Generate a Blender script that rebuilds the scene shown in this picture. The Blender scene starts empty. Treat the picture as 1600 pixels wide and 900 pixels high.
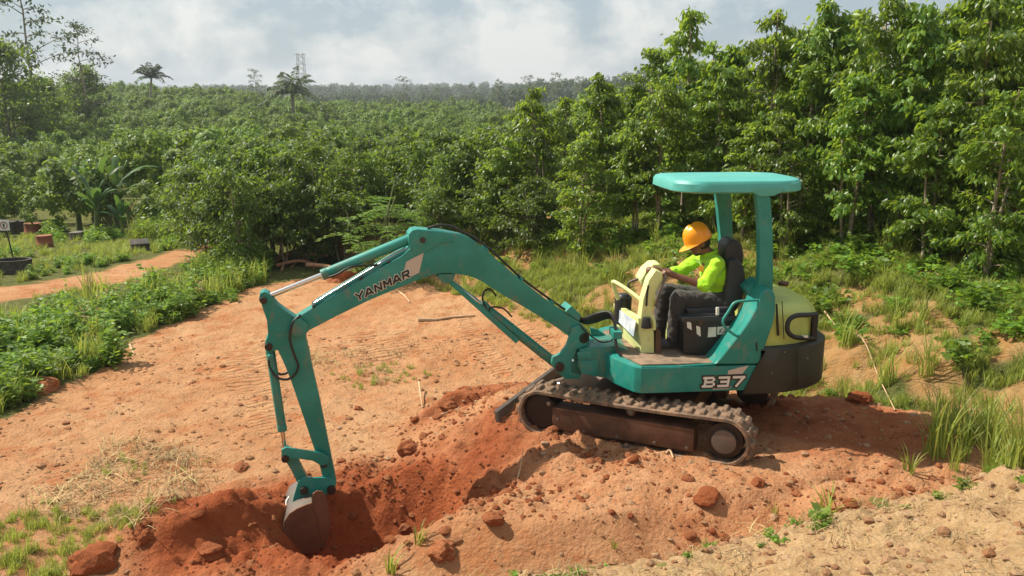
import bpy, bmesh, math, random
import numpy as np
from mathutils import Vector, Matrix

random.seed(7)
rng = np.random.default_rng(7)
scene = bpy.context.scene
C = scene.collection
R = math.radians

# ------------------------------------------------------------------ camera
F_PX, HORIZON = 1350.0, 150.0            # focal length and horizon row of a 1600 x 900 frame
CAM_H = 3.15
PITCH = math.atan((450 - HORIZON) / F_PX)
cam = bpy.data.cameras.new('camera')
cam.sensor_width = 36.0
cam.lens = F_PX * 36 / 1600
cam.clip_start, cam.clip_end = 0.1, 6000
cam_o = bpy.data.objects.new('camera', cam)
cam_o.location = (0, 0, CAM_H)
cam_o.rotation_euler = (math.pi / 2 - PITCH, 0, 0)
C.objects.link(cam_o)
scene.camera = cam_o

# ------------------------------------------------------------------ sky and sun
SUN_EL, SUN_AZ = R(50), math.atan2(-0.95, 0.29)       # azimuth measured from +y towards +x
world = bpy.data.worlds.new('World')
scene.world = world
world.use_nodes = True
wn = world.node_tree.nodes; wl = world.node_tree.links
wn.clear()
wout = wn.new('ShaderNodeOutputWorld')
wbg = wn.new('ShaderNodeBackground'); wbg.inputs['Strength'].default_value = 0.084
sky = wn.new('ShaderNodeTexSky'); sky.sky_type = 'NISHITA'; sky.sun_disc = False
sky.sun_elevation = SUN_EL; sky.sun_rotation = SUN_AZ
sky.air_density = 1.2; sky.dust_density = 2.5; sky.ozone_density = 1.0
tc = wn.new('ShaderNodeTexCoord')
cn = wn.new('ShaderNodeTexNoise'); cn.inputs['Scale'].default_value = 9.5; cn.inputs['Detail'].default_value = 12
cn.inputs['Roughness'].default_value = 0.58; cn.inputs['Distortion'].default_value = 0.08
wmap = wn.new('ShaderNodeMapping'); wmap.inputs['Scale'].default_value = (1.0, 1.0, 1.45); wmap.inputs['Rotation'].default_value = (0, R(9), 0); wmap.inputs['Location'].default_value = (3.1, 0.4, 0.2)
wl.new(tc.outputs['Generated'], wmap.inputs[0]); wl.new(wmap.outputs[0], cn.inputs['Vector'])
cr = wn.new('ShaderNodeValToRGB')
cr.color_ramp.elements[0].position = 0.455; cr.color_ramp.elements[0].color = (0, 0, 0, 1)
cr.color_ramp.elements[1].position = 0.575; cr.color_ramp.elements[1].color = (1, 1, 1, 1)
cn2 = wn.new('ShaderNodeTexNoise'); cn2.inputs['Scale'].default_value = 2.6; cn2.inputs['Detail'].default_value = 4
wl.new(wmap.outputs[0], cn2.inputs['Vector'])
cmx = wn.new('ShaderNodeMix'); cmx.data_type = 'FLOAT'; cmx.inputs['Factor'].default_value = 0.38
wl.new(cn.outputs['Fac'], cmx.inputs['A']); wl.new(cn2.outputs['Fac'], cmx.inputs['B'])
wl.new(cmx.outputs['Result'], cr.inputs[0])
cc = wn.new('ShaderNodeMix'); cc.data_type = 'RGBA'            # thin veil to bright cloud
cc.inputs['A'].default_value = (3.5, 4.4, 5.05, 1); cc.inputs['B'].default_value = (7.6, 7.7, 7.5, 1)
wl.new(cr.outputs[0], cc.inputs['Factor'])
cm = wn.new('ShaderNodeMix'); cm.data_type = 'RGBA'; cm.inputs['Factor'].default_value = 0.78
wl.new(sky.outputs[0], cm.inputs['A']); wl.new(cc.outputs['Result'], cm.inputs['B'])
wl.new(cm.outputs['Result'], wbg.inputs['Color']); wl.new(wbg.outputs[0], wout.inputs[0])

sun = bpy.data.lights.new('sun', 'SUN'); sun.energy = 5.0; sun.angle = R(0.55); sun.color = (1.0, 0.92, 0.78)
sun_o = bpy.data.objects.new('sun', sun); C.objects.link(sun_o)
SUN_DIR = Vector((math.sin(SUN_AZ) * math.cos(SUN_EL), math.cos(SUN_AZ) * math.cos(SUN_EL), math.sin(SUN_EL)))
sun_o.rotation_euler = SUN_DIR.to_track_quat('Z', 'Y').to_euler()
sun_o.location = (0, 0, 40)
vs = scene.view_settings
vs.view_transform = 'Standard'; vs.look = 'None'; vs.exposure = 0.55; vs.gamma = 1.0; vs.use_curve_mapping = False
scene.cycles.max_bounces = 5; scene.cycles.diffuse_bounces = 2; scene.cycles.glossy_bounces = 2
scene.cycles.transmission_bounces = 4; scene.cycles.transparent_max_bounces = 6
scene.cycles.use_denoising = True

# ------------------------------------------------------------------ measuring: photograph point -> ray -> place
_cp, _sp = math.cos(PITCH), math.sin(PITCH)
def ray(px, py):
    a, b = (px - 800) / F_PX, (450 - py) / F_PX
    return Vector((a, _cp + b * _sp, -_sp + b * _cp))
CAM = Vector((0, 0, CAM_H))
def on_plane(px, py, p0, n):
    d = ray(px, py)
    return CAM + d * ((Vector(p0) - CAM).dot(n) / d.dot(n))
def project(x, y, z):
    f = y * _cp - (z - CAM_H) * _sp
    u = y * _sp + (z - CAM_H) * _cp
    f = np.where(np.abs(f) < 1e-3, 1e-3, f)
    return 800 + F_PX * x / f, 450 - F_PX * u / f, f
def at_depth(px, py, y):
    d = ray(px, py)
    return CAM + d * (y / d.y)

# ------------------------------------------------------------------ noise
def _hash(ix, iy, s):
    h = (ix * 374761393 + iy * 668265263 + s * 974634777) & 0xFFFFFFFF
    h = ((h ^ (h >> 13)) * 1274126177) & 0xFFFFFFFF
    return ((h ^ (h >> 16)) & 0xFFFF) / 65535.0
def vnoise(x, y, s=0):
    ix = np.floor(x).astype(np.int64); iy = np.floor(y).astype(np.int64)
    fx = x - ix; fy = y - iy
    fx = fx * fx * fx * (fx * (fx * 6 - 15) + 10); fy = fy * fy * fy * (fy * (fy * 6 - 15) + 10)
    a = _hash(ix, iy, s); b = _hash(ix + 1, iy, s); c = _hash(ix, iy + 1, s); d = _hash(ix + 1, iy + 1, s)
    return (a + (b - a) * fx) * (1 - fy) + (c + (d - c) * fx) * fy
def fbm(x, y, s=0, o=4, g=0.5):
    t = np.zeros_like(x, dtype=float); a = 1.0; w = 0.0
    for k in range(o):
        t += a * (vnoise(x * 2 ** k + 13.7 * k, y * 2 ** k - 7.1 * k, s + k) - 0.5); w += a; a *= g
    return t / w * 2
def sstep(a, b, x):
    t = np.clip((x - a) / (b - a), 0, 1)
    return t * t * (3 - 2 * t)
def in_poly(px, py, poly):
    inside = np.zeros(px.shape, bool)
    n = len(poly)
    for i in range(n):
        x0, y0 = poly[i]; x1, y1 = poly[(i + 1) % n]
        if y0 == y1: continue
        cond = ((y0 > py) != (y1 > py)) & (px < (x1 - x0) * (py - y0) / (y1 - y0) + x0)
        inside ^= cond
    return inside

# ------------------------------------------------------------------ materials
MATS = {}
def nt(name):
    m = bpy.data.materials.new(name); m.use_nodes = True
    n = m.node_tree.nodes; l = m.node_tree.links
    b = n.get('Principled BSDF')
    MATS[name] = m
    return m, n, l, b
def mixc(n, l, fac, a, b):
    k = n.new('ShaderNodeMix'); k.data_type = 'RGBA'
    for key, v in (('Factor', fac), ('A', a), ('B', b)):
        if isinstance(v, bpy.types.NodeSocket): l.new(v, k.inputs[key])
        elif key == 'Factor': k.inputs[key].default_value = v
        else: k.inputs[key].default_value = (*v, 1)
    return k.outputs['Result']
def noise_node(n, l, scale, detail=4, rough=0.6, coord='Object', dist=0.0):
    t = n.new('ShaderNodeTexCoord'); k = n.new('ShaderNodeTexNoise')
    k.inputs['Scale'].default_value = scale; k.inputs['Detail'].default_value = detail
    k.inputs['Roughness'].default_value = rough; k.inputs['Distortion'].default_value = dist
    l.new(t.outputs[coord], k.inputs['Vector'])
    return k.outputs['Fac']
def ramp(n, l, src, lo, hi):
    k = n.new('ShaderNodeMapRange'); k.inputs['From Min'].default_value = lo; k.inputs['From Max'].default_value = hi
    l.new(src, k.inputs['Value']); return k.outputs[0]
def bump(n, l, b, src, strength, dist):
    k = n.new('ShaderNodeBump'); k.inputs['Strength'].default_value = strength; k.inputs['Distance'].default_value = dist
    l.new(src, k.inputs['Height']); l.new(k.outputs[0], b.inputs['Normal']); return k
def surf(name, col, rough=0.5, metal=0.0, wear=None, wear_lo=0.55, wear_hi=0.75, wscale=6, var=0.12, vscale=3, bmp=0.0, bscale=60, spec=0.5):
    m, n, l, b = nt(name)
    b.inputs['Roughness'].default_value = rough; b.inputs['Metallic'].default_value = metal
    b.inputs['Specular IOR Level'].default_value = spec
    lo = tuple(c * (1 - var) for c in col); hi = tuple(min(1, c * (1 + var)) for c in col)
    c = mixc(n, l, ramp(n, l, noise_node(n, l, vscale, 5), 0.3, 0.7), lo, hi)
    if wear:
        w = ramp(n, l, noise_node(n, l, wscale, 8, 0.65, dist=0.4), wear_lo, wear_hi)
        c = mixc(n, l, w, c, wear)
        rr = n.new('ShaderNodeMapRange'); rr.inputs['To Min'].default_value = rough; rr.inputs['To Max'].default_value = min(1, rough + 0.35)
        l.new(w, rr.inputs['Value']); l.new(rr.outputs[0], b.inputs['Roughness'])
    l.new(c, b.inputs['Base Color'])
    if bmp: bump(n, l, b, noise_node(n, l, bscale, 4), bmp, 0.01)
    return m
DUST = (0.36, 0.19, 0.10)
def worn_paint(name, col, faded, dust):
    """working-machine enamel: faded patches, dried mud splashes, run marks, fine scratches and chips"""
    m, n, l, b = nt(name)
    c = mixc(n, l, ramp(n, l, noise_node(n, l, 2.2, 6, .6), .42, .68), col, faded)
    t = n.new('ShaderNodeTexCoord'); mp = n.new('ShaderNodeMapping'); mp.inputs['Scale'].default_value = (28, 28, 2.2); l.new(t.outputs['Object'], mp.inputs[0])
    run = n.new('ShaderNodeTexNoise'); run.inputs['Scale'].default_value = 1.0; run.inputs['Detail'].default_value = 5; l.new(mp.outputs[0], run.inputs['Vector'])
    c = mixc(n, l, ramp(n, l, run.outputs['Fac'], .60, 1.0), c, (0.13, 0.16, 0.105))
    d1 = noise_node(n, l, 6, 9, .72, dist=.6); dm = ramp(n, l, d1, .66 - dust * .22, .98 - dust * .12)
    c = mixc(n, l, dm, c, (0.27, 0.165, 0.095))
    chip = ramp(n, l, noise_node(n, l, 34, 4, .7), .715, .735); c = mixc(n, l, chip, c, (0.10, 0.045, 0.025))
    l.new(c, b.inputs['Base Color'])
    rr = n.new('ShaderNodeMapRange'); rr.inputs['From Min'].default_value = .3; rr.inputs['From Max'].default_value = .75; rr.inputs['To Min'].default_value = .30; rr.inputs['To Max'].default_value = .72
    l.new(d1, rr.inputs['Value']); l.new(rr.outputs[0], b.inputs['Roughness'])
    bump(n, l, b, noise_node(n, l, 24, 6, .6), .10, .01); return m
TEAL = worn_paint('teal_paint', (0.005, 0.190, 0.155), (0.026, 0.262, 0.222), .56)
TEAL_DUSTY = worn_paint('teal_paint_dusty', (0.008, 0.180, 0.145), (0.03, 0.235, 0.195), .86)
ROOF_TEAL = surf('canopy_teal_plastic', (0.075, 0.36, 0.315), 0.45, wear=(0.17, 0.43, 0.38), wear_lo=0.5, wear_hi=0.9, wscale=2, var=0.06)
LIME = surf('faded_lime_paint', (0.46, 0.51, 0.12), 0.42, wear=(0.34, 0.34, 0.10), wear_lo=0.5, wear_hi=0.9, wscale=4, var=0.08)
CREAM = surf('faded_cream_green_paint', (0.62, 0.66, 0.28), 0.5, wear=(0.42, 0.36, 0.15), wear_lo=0.58, wear_hi=0.74, wscale=9, var=0.06)
DARK_CAST = surf('dark_bumper_plastic', (0.028, 0.030, 0.022), 0.55, wear=(0.07, 0.055, 0.035), wear_lo=0.5, wear_hi=0.8, wscale=5)
BLACK = surf('black_plastic', (0.012, 0.012, 0.013), 0.5, var=0.2)
RUBBER = surf('black_hose_rubber', (0.013, 0.013, 0.013), 0.45, wear=(0.05, 0.04, 0.03), wear_lo=0.5, wear_hi=0.9)
SEATM = surf('grey_seat_vinyl', (0.032, 0.033, 0.037), 0.55, wear=(0.10, 0.095, 0.09), wear_lo=0.6, wear_hi=0.9, bmp=0.2, bscale=90)
CHROME = surf('chrome_rod', (0.62, 0.60, 0.58), 0.18, 1.0, var=0.03)
PIN = surf('pin_steel', (0.045, 0.035, 0.03), 0.5, 0.6, wear=(0.12, 0.07, 0.04), var=0.25)
TRACKM = surf('dusty_track_rubber', (0.125, 0.085, 0.058), 0.9, wear=(0.38, 0.225, 0.130), wear_lo=0.42, wear_hi=0.72, wscale=9, var=0.2, bmp=0.4)
RUST = surf('rusty_brown_steel', (0.085, 0.038, 0.020), 0.6, 0.1, wear=(0.20, 0.095, 0.050), wear_lo=0.45, wear_hi=0.8, wscale=6, var=0.25, bmp=0.2)
GREYST = surf('grey_worn_steel', (0.12, 0.105, 0.09), 0.55, 0.3, wear=(0.22, 0.13, 0.08), wear_lo=0.45, wear_hi=0.8, bmp=0.2)
BUCKETM = surf('earth_worn_bucket_steel', (0.115, 0.052, 0.028), 0.55, 0.25, wear=(0.22, 0.085, 0.040), wear_lo=0.4, wear_hi=0.7, wscale=7, var=0.25, bmp=0.3)
WHITE = surf('white_decal', (0.72, 0.68, 0.60), 0.5, wear=(0.50, 0.42, 0.32), var=0.04)
DECAL = surf('grey_pink_decal', (0.52, 0.43, 0.36), 0.5, var=0.05)
DARKRED = surf('dark_maroon_decal', (0.035, 0.010, 0.010), 0.5)
STICKER = surf('blue_grey_sticker', (0.42, 0.50, 0.60), 0.35, wear=(0.66, 0.66, 0.62), wear_lo=0.45, wear_hi=0.6, wscale=8, var=0.1)
FLOORM = surf('dusty_floor_mat', (0.13, 0.095, 0.065), 0.8, wear=(0.33, 0.22, 0.14), wear_lo=0.4, wear_hi=0.7)

# ------------------------------------------------------------------ mesh helpers
def tag(o, label=None, cat=None, group=None, kind=None):
    if label: o['label'] = label
    if cat: o['category'] = cat
    if group: o['group'] = group
    if kind: o['kind'] = kind
    return o
def empty(name, loc):
    o = bpy.data.objects.new(name, None); o.empty_display_size = 0.2; o.location = loc; C.objects.link(o); return o
def link(name, me, mat, parent=None, local=False):
    if mat and not me.materials: me.materials.append(mat)
    o = bpy.data.objects.new(name, me); C.objects.link(o)
    if parent is not None:
        o.parent = parent
        if parent.parent is None and not local: o.location = -Vector(parent.location)
    return o
def finish(bm, name, mat, parent=None, bevel=0.0, segs=2, smooth=35, local=False, ang=28):
    bmesh.ops.remove_doubles(bm, verts=bm.verts, dist=1e-5)
    bmesh.ops.recalc_face_normals(bm, faces=bm.faces)
    if bevel:
        es = [e for e in bm.edges if len(e.link_faces) == 2 and e.calc_face_angle(0) > R(ang)]
        if es: bmesh.ops.bevel(bm, geom=es, offset=bevel, segments=segs, profile=0.7, affect='EDGES', clamp_overlap=True)
    me = bpy.data.meshes.new(name); bm.to_mesh(me); bm.free()
    for p in me.polygons: p.use_smooth = True
    me.set_sharp_from_angle(angle=R(smooth))
    return link(name, me, mat, parent, local)
def prism_bm(pts, off, bm=None):
    bm = bm or bmesh.new()
    a = [bm.verts.new(Vector(p)) for p in pts]; b = [bm.verts.new(Vector(p) + Vector(off)) for p in pts]
    bm.faces.new(a); bm.faces.new(b[::-1])
    for i in range(len(a)):
        j = (i + 1) % len(a); bm.faces.new((a[j], a[i], b[i], b[j]))
    return bm
def frame_of(d):
    d = Vector(d).normalized()
    up = Vector((0, 0, 1)) if abs(d.z) < 0.9 else Vector((0, 1, 0))
    s = d.cross(up).normalized(); return s, s.cross(d).normalized(), d
def cyl_bm(p0, p1, r0, r1=None, n=20, bm=None, cap=True):
    bm = bm or bmesh.new(); r1 = r0 if r1 is None else r1
    p0, p1 = Vector(p0), Vector(p1); s, u, d = frame_of(p1 - p0)
    a = [bm.verts.new(p0 + (s * math.cos(t) + u * math.sin(t)) * r0) for t in [2 * math.pi * i / n for i in range(n)]]
    b = [bm.verts.new(p1 + (s * math.cos(t) + u * math.sin(t)) * r1) for t in [2 * math.pi * i / n for i in range(n)]]
    for i in range(n):
        j = (i + 1) % n; bm.faces.new((a[i], a[j], b[j], b[i]))
    if cap: bm.faces.new(a[::-1]); bm.faces.new(b)
    return bm
def box_bm(c, ax, dims, bm=None):
    bm = bm or bmesh.new(); c = Vector(c); x, y, z = [Vector(a) * d / 2 for a, d in zip(ax, dims)]
    v = [bm.verts.new(c + x * i + y * j + z * k) for i in (-1, 1) for j in (-1, 1) for k in (-1, 1)]
    for f in ((0, 1, 3, 2), (4, 6, 7, 5), (0, 4, 5, 1), (2, 3, 7, 6), (0, 2, 6, 4), (1, 5, 7, 3)):
        bm.faces.new([v[i] for i in f])
    return bm
def catmull(pts, k=6):
    pts = [Vector(p) for p in pts]
    if len(pts) < 3: return pts
    q = [pts[0] * 2 - pts[1]] + pts + [pts[-1] * 2 - pts[-2]]; out = []
    for i in range(1, len(q) - 2):
        p0, p1, p2, p3 = q[i - 1:i + 3]
        for j in range(k):
            t = j / k
            out.append(0.5 * ((2 * p1) + (p2 - p0) * t + (2 * p0 - 5 * p1 + 4 * p2 - p3) * t * t + (3 * p1 - p0 - 3 * p2 + p3) * t ** 3))
    out.append(pts[-1]); return out
def tube_bm(pts, r, n=10, bm=None, smooth=6):
    bm = bm or bmesh.new()
    P = catmull(pts, smooth) if smooth else [Vector(p) for p in pts]
    m = len(P); rs = [r] * m if not isinstance(r, (list, tuple)) else [np.interp(i / (m - 1), np.linspace(0, 1, len(r)), r) for i in range(m)]
    d0 = (P[1] - P[0]).normalized(); s, u, _ = frame_of(d0); rings = []
    for i in range(m):
        d = (P[min(i + 1, m - 1)] - P[max(i - 1, 0)]).normalized()
        s = (s - d * s.dot(d)).normalized(); u = d.cross(s)
        rings.append([bm.verts.new(P[i] + (s * math.cos(t) + u * math.sin(t)) * rs[i]) for t in [2 * math.pi * k / n for k in range(n)]])
    for a, b in zip(rings, rings[1:]):
        for i in range(n):
            j = (i + 1) % n; bm.faces.new((a[i], a[j], b[j], b[i]))
    bm.faces.new(rings[0][::-1]); bm.faces.new(rings[-1])
    return bm
def np_mesh(name, V, Fq, attrs=None):
    """mesh from arrays: V (n,3), Fq (m,k) faces with k corners; attrs: name -> per-vertex float or rgba"""
    me = bpy.data.meshes.new(name); V = np.ascontiguousarray(V, np.float32); Fq = np.ascontiguousarray(Fq, np.int32)
    k = Fq.shape[1]
    me.vertices.add(len(V)); me.vertices.foreach_set('co', V.ravel())
    me.loops.add(Fq.size); me.loops.foreach_set('vertex_index', Fq.ravel())
    me.polygons.add(len(Fq)); me.polygons.foreach_set('loop_start', np.arange(0, Fq.size, k, dtype=np.int32))
    try: me.polygons.foreach_set('loop_total', np.full(len(Fq), k, np.int32))
    except Exception: pass
    for a, v in (attrs or {}).items():
        v = np.ascontiguousarray(v, np.float32)
        if v.ndim == 2: me.attributes.new(a, 'FLOAT_COLOR', 'POINT').data.foreach_set('color', v.ravel())
        else: me.attributes.new(a, 'FLOAT', 'POINT').data.foreach_set('value', v)
    me.update(calc_edges=True)
    return me

# ================================================================== the ground
S = Vector((1.40, 8.14, 0.0))                       # swing centre of the excavator on its pad
TF = Vector((-0.911, 0.412, 0)).normalized()        # crawlers point left and away
TN = Vector((-TF.y, TF.x, 0))                        # towards the camera side

FOOT = [(-2.5, 17.5), (-0.4, 15.0), (1.2, 12.4), (3.3, 9.7), (4.0, 7.9), (4.5, 6.8), (6.0, 5.9), (9.0, 4.8), (16, 2), (30, -8)]
def foot_dist(x, y):
    best = np.full(x.shape, 1e9); sg = np.ones(x.shape)
    for (x0, y0), (x1, y1) in zip(FOOT, FOOT[1:]):
        ex, ey = x1 - x0, y1 - y0; L = ex * ex + ey * ey
        t = np.clip(((x - x0) * ex + (y - y0) * ey) / L, 0, 1)
        dxx, dyy = x - x0 - t * ex, y - y0 - t * ey; d = np.hypot(dxx, dyy)
        s = np.where(ex * dyy - ey * dxx > 0, 1.0, -1.0)
        m = d < best; best = np.where(m, d, best); sg = np.where(m, s, sg)
    return best * sg
def bank_edge(x): return np.interp(x, [-1.2, 1.2, 3.5, 6, 12], [4.35, 4.75, 5.45, 6.0, 6.0])
def ellip(x, y, cx, cy, rx, ry, ang=0.0):
    c, s = math.cos(ang), math.sin(ang); u = (x - cx) * c + (y - cy) * s; v = -(x - cx) * s + (y - cy) * c
    return np.sqrt((u / rx) ** 2 + (v / ry) ** 2)
TA = math.atan2(TF.y, TF.x)
def smax(a, b, k=0.12):
    h = np.clip(0.5 + 0.5 * (a - b) / k, 0, 1); return b + (a - b) * h + k * h * (1 - h)
def T(x, y, fine=True):
    x = np.asarray(x, float); y = np.asarray(y, float)
    # land beyond the clearing: a shallow valley, then the plantation hill
    gL = np.interp(y, [0, 20, 28, 40, 70, 110, 150, 200, 320, 600, 1500, 4000], [-.45, -.5, -1.2, -2.2, -2.0, -0.2, 1.5, 0.6, -3, 1, 12, 12])
    gR = np.interp(y, [0, 20, 28, 40, 70, 110, 150, 200, 320, 600, 1500, 4000], [-.45, -.5, -1.2, -2.4, -2.5, -2.0, -1.4, -3, -4, 1, 12, 12])
    lat = x / np.maximum(y, 10)
    z = gL + (gR - gL) * sstep(-0.42, -0.12, lat)
    z = z + 16 * np.exp(-((x + 570) / 90) ** 2 - ((y - 1180) / 160) ** 2) + 5 * fbm(x / 150, y / 150, 93, 2) * sstep(450, 900, y)
    z = z + 0.9 * fbm(x / 45, y / 45, 91, 2) * sstep(30, 80, y)
    # the cut bank and terrace on the right
    q = foot_dist(x, y)
    amp = 0.45 + 0.55 * sstep(-1.0, 3.2, x)
    rise = np.interp(q, [-.35, 0, .35, 0.9, 2.0, 4.5, 12, 40], [0, .06, .32, .68, 1.12, 1.52, 1.95, 2.35]) * amp
    z = z + rise * (1 - sstep(30, 60, y))
    # pad the machine stands on
    pd = ellip(x, y, 1.45, 8.0, 1.75, 1.45, TA)
    z = smax(z, 0.015 - 0.75 * np.clip(pd - 1, 0, 3) ** 0.85, 0.10)
    # loose earth pushed up left of the far crawler, and the spoil by the pit
    z = smax(z, -0.10 - 0.55 * np.clip(ellip(x, y, -0.25, 9.35, .85, .22, R(20)) - 0.6, 0, 9), 0.10)
    z = smax(z, -0.02 - 0.5 * np.clip(ellip(x, y, 0.35, 6.35, 1.3, .55, R(4)) - 0.55, 0, 9), 0.14)
    z = smax(z, -0.22 - 0.55 * np.clip(ellip(x, y, -2.75, 6.75, .75, .38, R(33)) - 0.5, 0, 9), 0.12)
    # behind the machine towards the bank
    z = smax(z, 0.03 - 0.5 * np.clip(ellip(x, y, 3.35, 7.75, .95, 1.2, R(60)) - 0.9, 0, 9), 0.12)
    z = smax(z, 0.14 - 0.55 * np.clip(ellip(x, y, 2.75, 6.35, .55, .35, R(-10)) - 0.5, 0, 9), 0.14)
    # the pit
    pit = ellip(x, y, -1.30, 7.0, .92, .66, R(14)) + 0.14 * fbm(x * 1.7, y * 1.7, 31, 3)
    pz = -1.12 + 0.92 * np.clip(pit - 0.35, 0, 9) ** 1.15 * 1.35
    near = ellip(x, y, -1.35, 6.55, .75, .55, 0)
    pz = np.minimum(pz, -0.62 + 0.8 * np.clip(near - 0.5, 0, 9))
    kk = 0.05; h = np.clip(0.5 + 0.5 * (z - pz) / kk, 0, 1); z = z + (pz - z) * h - kk * h * (1 - h)
    # the bank the camera stands on
    e = bank_edge(x); zt = np.interp(x, [-1.6, -.4, 1.2, 3.5, 6, 12], [-.25, .36, .50, .72, 1.0, 1.3])
    b = np.where(y < e, zt + (e - y) * 0.22, zt - 0.85 * (y - e)) - 0.75 * np.clip(-0.6 - x, 0, 3)
    z = smax(z, np.where(y < e + 3, b, -9), 0.10)
    if fine:
        fr = fresh_mask(x, y)
        nearw = 1 - sstep(14, 26, y)
        z = z + nearw * 0.035 * fbm(x / 0.9, y / 0.9, 5, 3)
        z = z + fr * (.42 + .58 * (1 - sstep(.8, 1.6, ellip(x, y, -1.2, 7.3, 1.9, 1.25, R(22))))) * (0.14 * fbm(x / .40, y / .40, 11, 4, .55) + 0.075 * np.abs(fbm(x / .17, y / .17, 17, 3)) + 0.030 * np.abs(fbm(x / .075, y / .075, 19, 2)) - .02)
        z = z + nearw * (1 - fr) * (0.022 * fbm(x / .13, y / .13, 23, 3) + 0.030 * fbm(x / .42, y / .42, 27, 3))
        sw = sstep(-.3, .2, bank_edge(x) + .2 - y) * sstep(-1.6, -.5, x)
        z = z + sw * (0.030 * fbm(x / .075, y / .075, 25, 2) + 0.05 * fbm(x / .3, y / .3, 35, 3))
        hillw = sstep(0, .4, q) * nearw
        z = z + hillw * (0.13 * fbm(x / .45, y / .45, 41, 4) + 0.16 * fbm(x / 1.7, y / 1.7, 43, 2))
    return z
def fresh_mask(x, y):
    n = 0.18 * fbm(x * 1.3, y * 1.3, 3, 4)
    a = 1 - sstep(0.9, 1.35, ellip(x, y, 1.45, 7.9, 2.1, 1.75, TA) + n)
    b = 1 - sstep(0.85, 1.3, ellip(x, y, -1.35, 7.0, 1.75, 1.0, R(22)) + n)
    c = 1 - sstep(0.7, 1.3, ellip(x, y, -0.15, 9.3, 1.1, .42, R(20)) + n)
    d = 1 - sstep(0.9, 1.2, ellip(x, y, 3.2, 7.5, 1.1, 1.1, R(60)) + n)
    return np.maximum.reduce([a, b, c, d])
def ground_at(px, py):
    d = ray(px, py); t = np.geomspace(2.0, 900, 4000)
    z = CAM_H + d.z * t; g = T(d.x * t, d.y * t, False); k = np.argmax(z < g)
    p = CAM + d * float(t[k] if z[k] < g[k] else 900); p.z = float(T(np.array([p.x]), np.array([p.y]))[0]); return p

def grow(start, end, step, ratio):
    out = [start]
    while out[-1] < end: out.append(out[-1] + step); step *= ratio
    return out
xs = np.array(sorted([-v for v in grow(5.2, 1240, .033, 1.05)][::-1] + list(np.arange(-5.17, 5.4, .030)) + grow(5.43, 1240, .033, 1.05)))
ys = np.array(sorted([4.0 - v for v in grow(0.05, 60, .06, 1.12)] + list(np.arange(4.0, 9.2, .028)) + grow(9.2, 26, .03, 1.0075) + grow(26.2, 1240, .15, 1.05)))
GX, GY = np.meshgrid(xs, ys); gx, gy = GX.ravel(), GY.ravel()
gz = T(gx, gy)
nx, ny = len(xs), len(ys)
idx = np.arange(nx * ny).reshape(ny, nx)
quads = np.stack([idx[:-1, :-1], idx[:-1, 1:], idx[1:, 1:], idx[1:, :-1]], -1).reshape(-1, 4)
ppx, ppy, pf = project(gx, gy, gz)
ok = pf > 1.0
jx = ppx + 22 * fbm(gx * 1.1, gy * 1.1, 61, 4); jy = ppy + 14 * fbm(gx * 1.1 + 9, gy * 1.1, 67, 4)
CLEAR = [(-900, 900), (-420, 690), (0, 655), (60, 615), (140, 585), (215, 530), (300, 490), (380, 455), (470, 432), (600, 428), (720, 432), (840, 478), (900, 520), (1100, 560), (1600, 700), (900, 1500), (-500, 1500)]
ROAD = [(-900, 560), (-300, 492), (0, 452), (90, 437), (150, 424), (215, 408), (262, 396), (320, 385), (352, 376), (356, 386), (325, 399), (260, 420), (180, 443), (90, 459), (0, 474), (-300, 525), (-900, 640)]
clear = (in_poly(jx, jy, CLEAR) & ok).astype(float); road = (in_poly(jx, ppy + 3 * fbm(gx, gy, 71, 3), ROAD) & ok).astype(float)
fresh = fresh_mask(gx, gy)
qd = foot_dist(gx, gy)
sand = sstep(-.25, .25, bank_edge(gx) + .25 - gy + .35 * fbm(gx * 1.5, gy * 1.5, 77, 3)) * sstep(-2.0, -.6, gx)
bare_bank = sstep(0.02, .22, fbm(gx / 1.1 + 3, gy / 1.1, 83, 4) + 0.34 * (sstep(-.2, .5, qd) - sstep(1.0, 2.8, qd)) - .05) * sstep(-.2, .3, qd) * (1 - sstep(3.5, 5, qd))
for (bx, by, br) in ((930, 400, 60), (1540, 408, 45), (1340, 470, 55), (1450, 430, 40), (1560, 540, 60), (1380, 540, 45), (1470, 510, 40)):
    bare_bank = np.maximum(bare_bank, (1 - sstep(.6, 1.25, np.hypot((ppx - bx) / br, (ppy - by) / (br * .42)) + .5 * fbm(gx * 2, gy * 2, 87, 3))) * (qd > 0))
dirt = np.clip(clear * (qd < .1) + road, 0, 1)
green = np.clip(1 - np.maximum.reduce([dirt, fresh, sand, bare_bank]), 0, 1)
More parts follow.
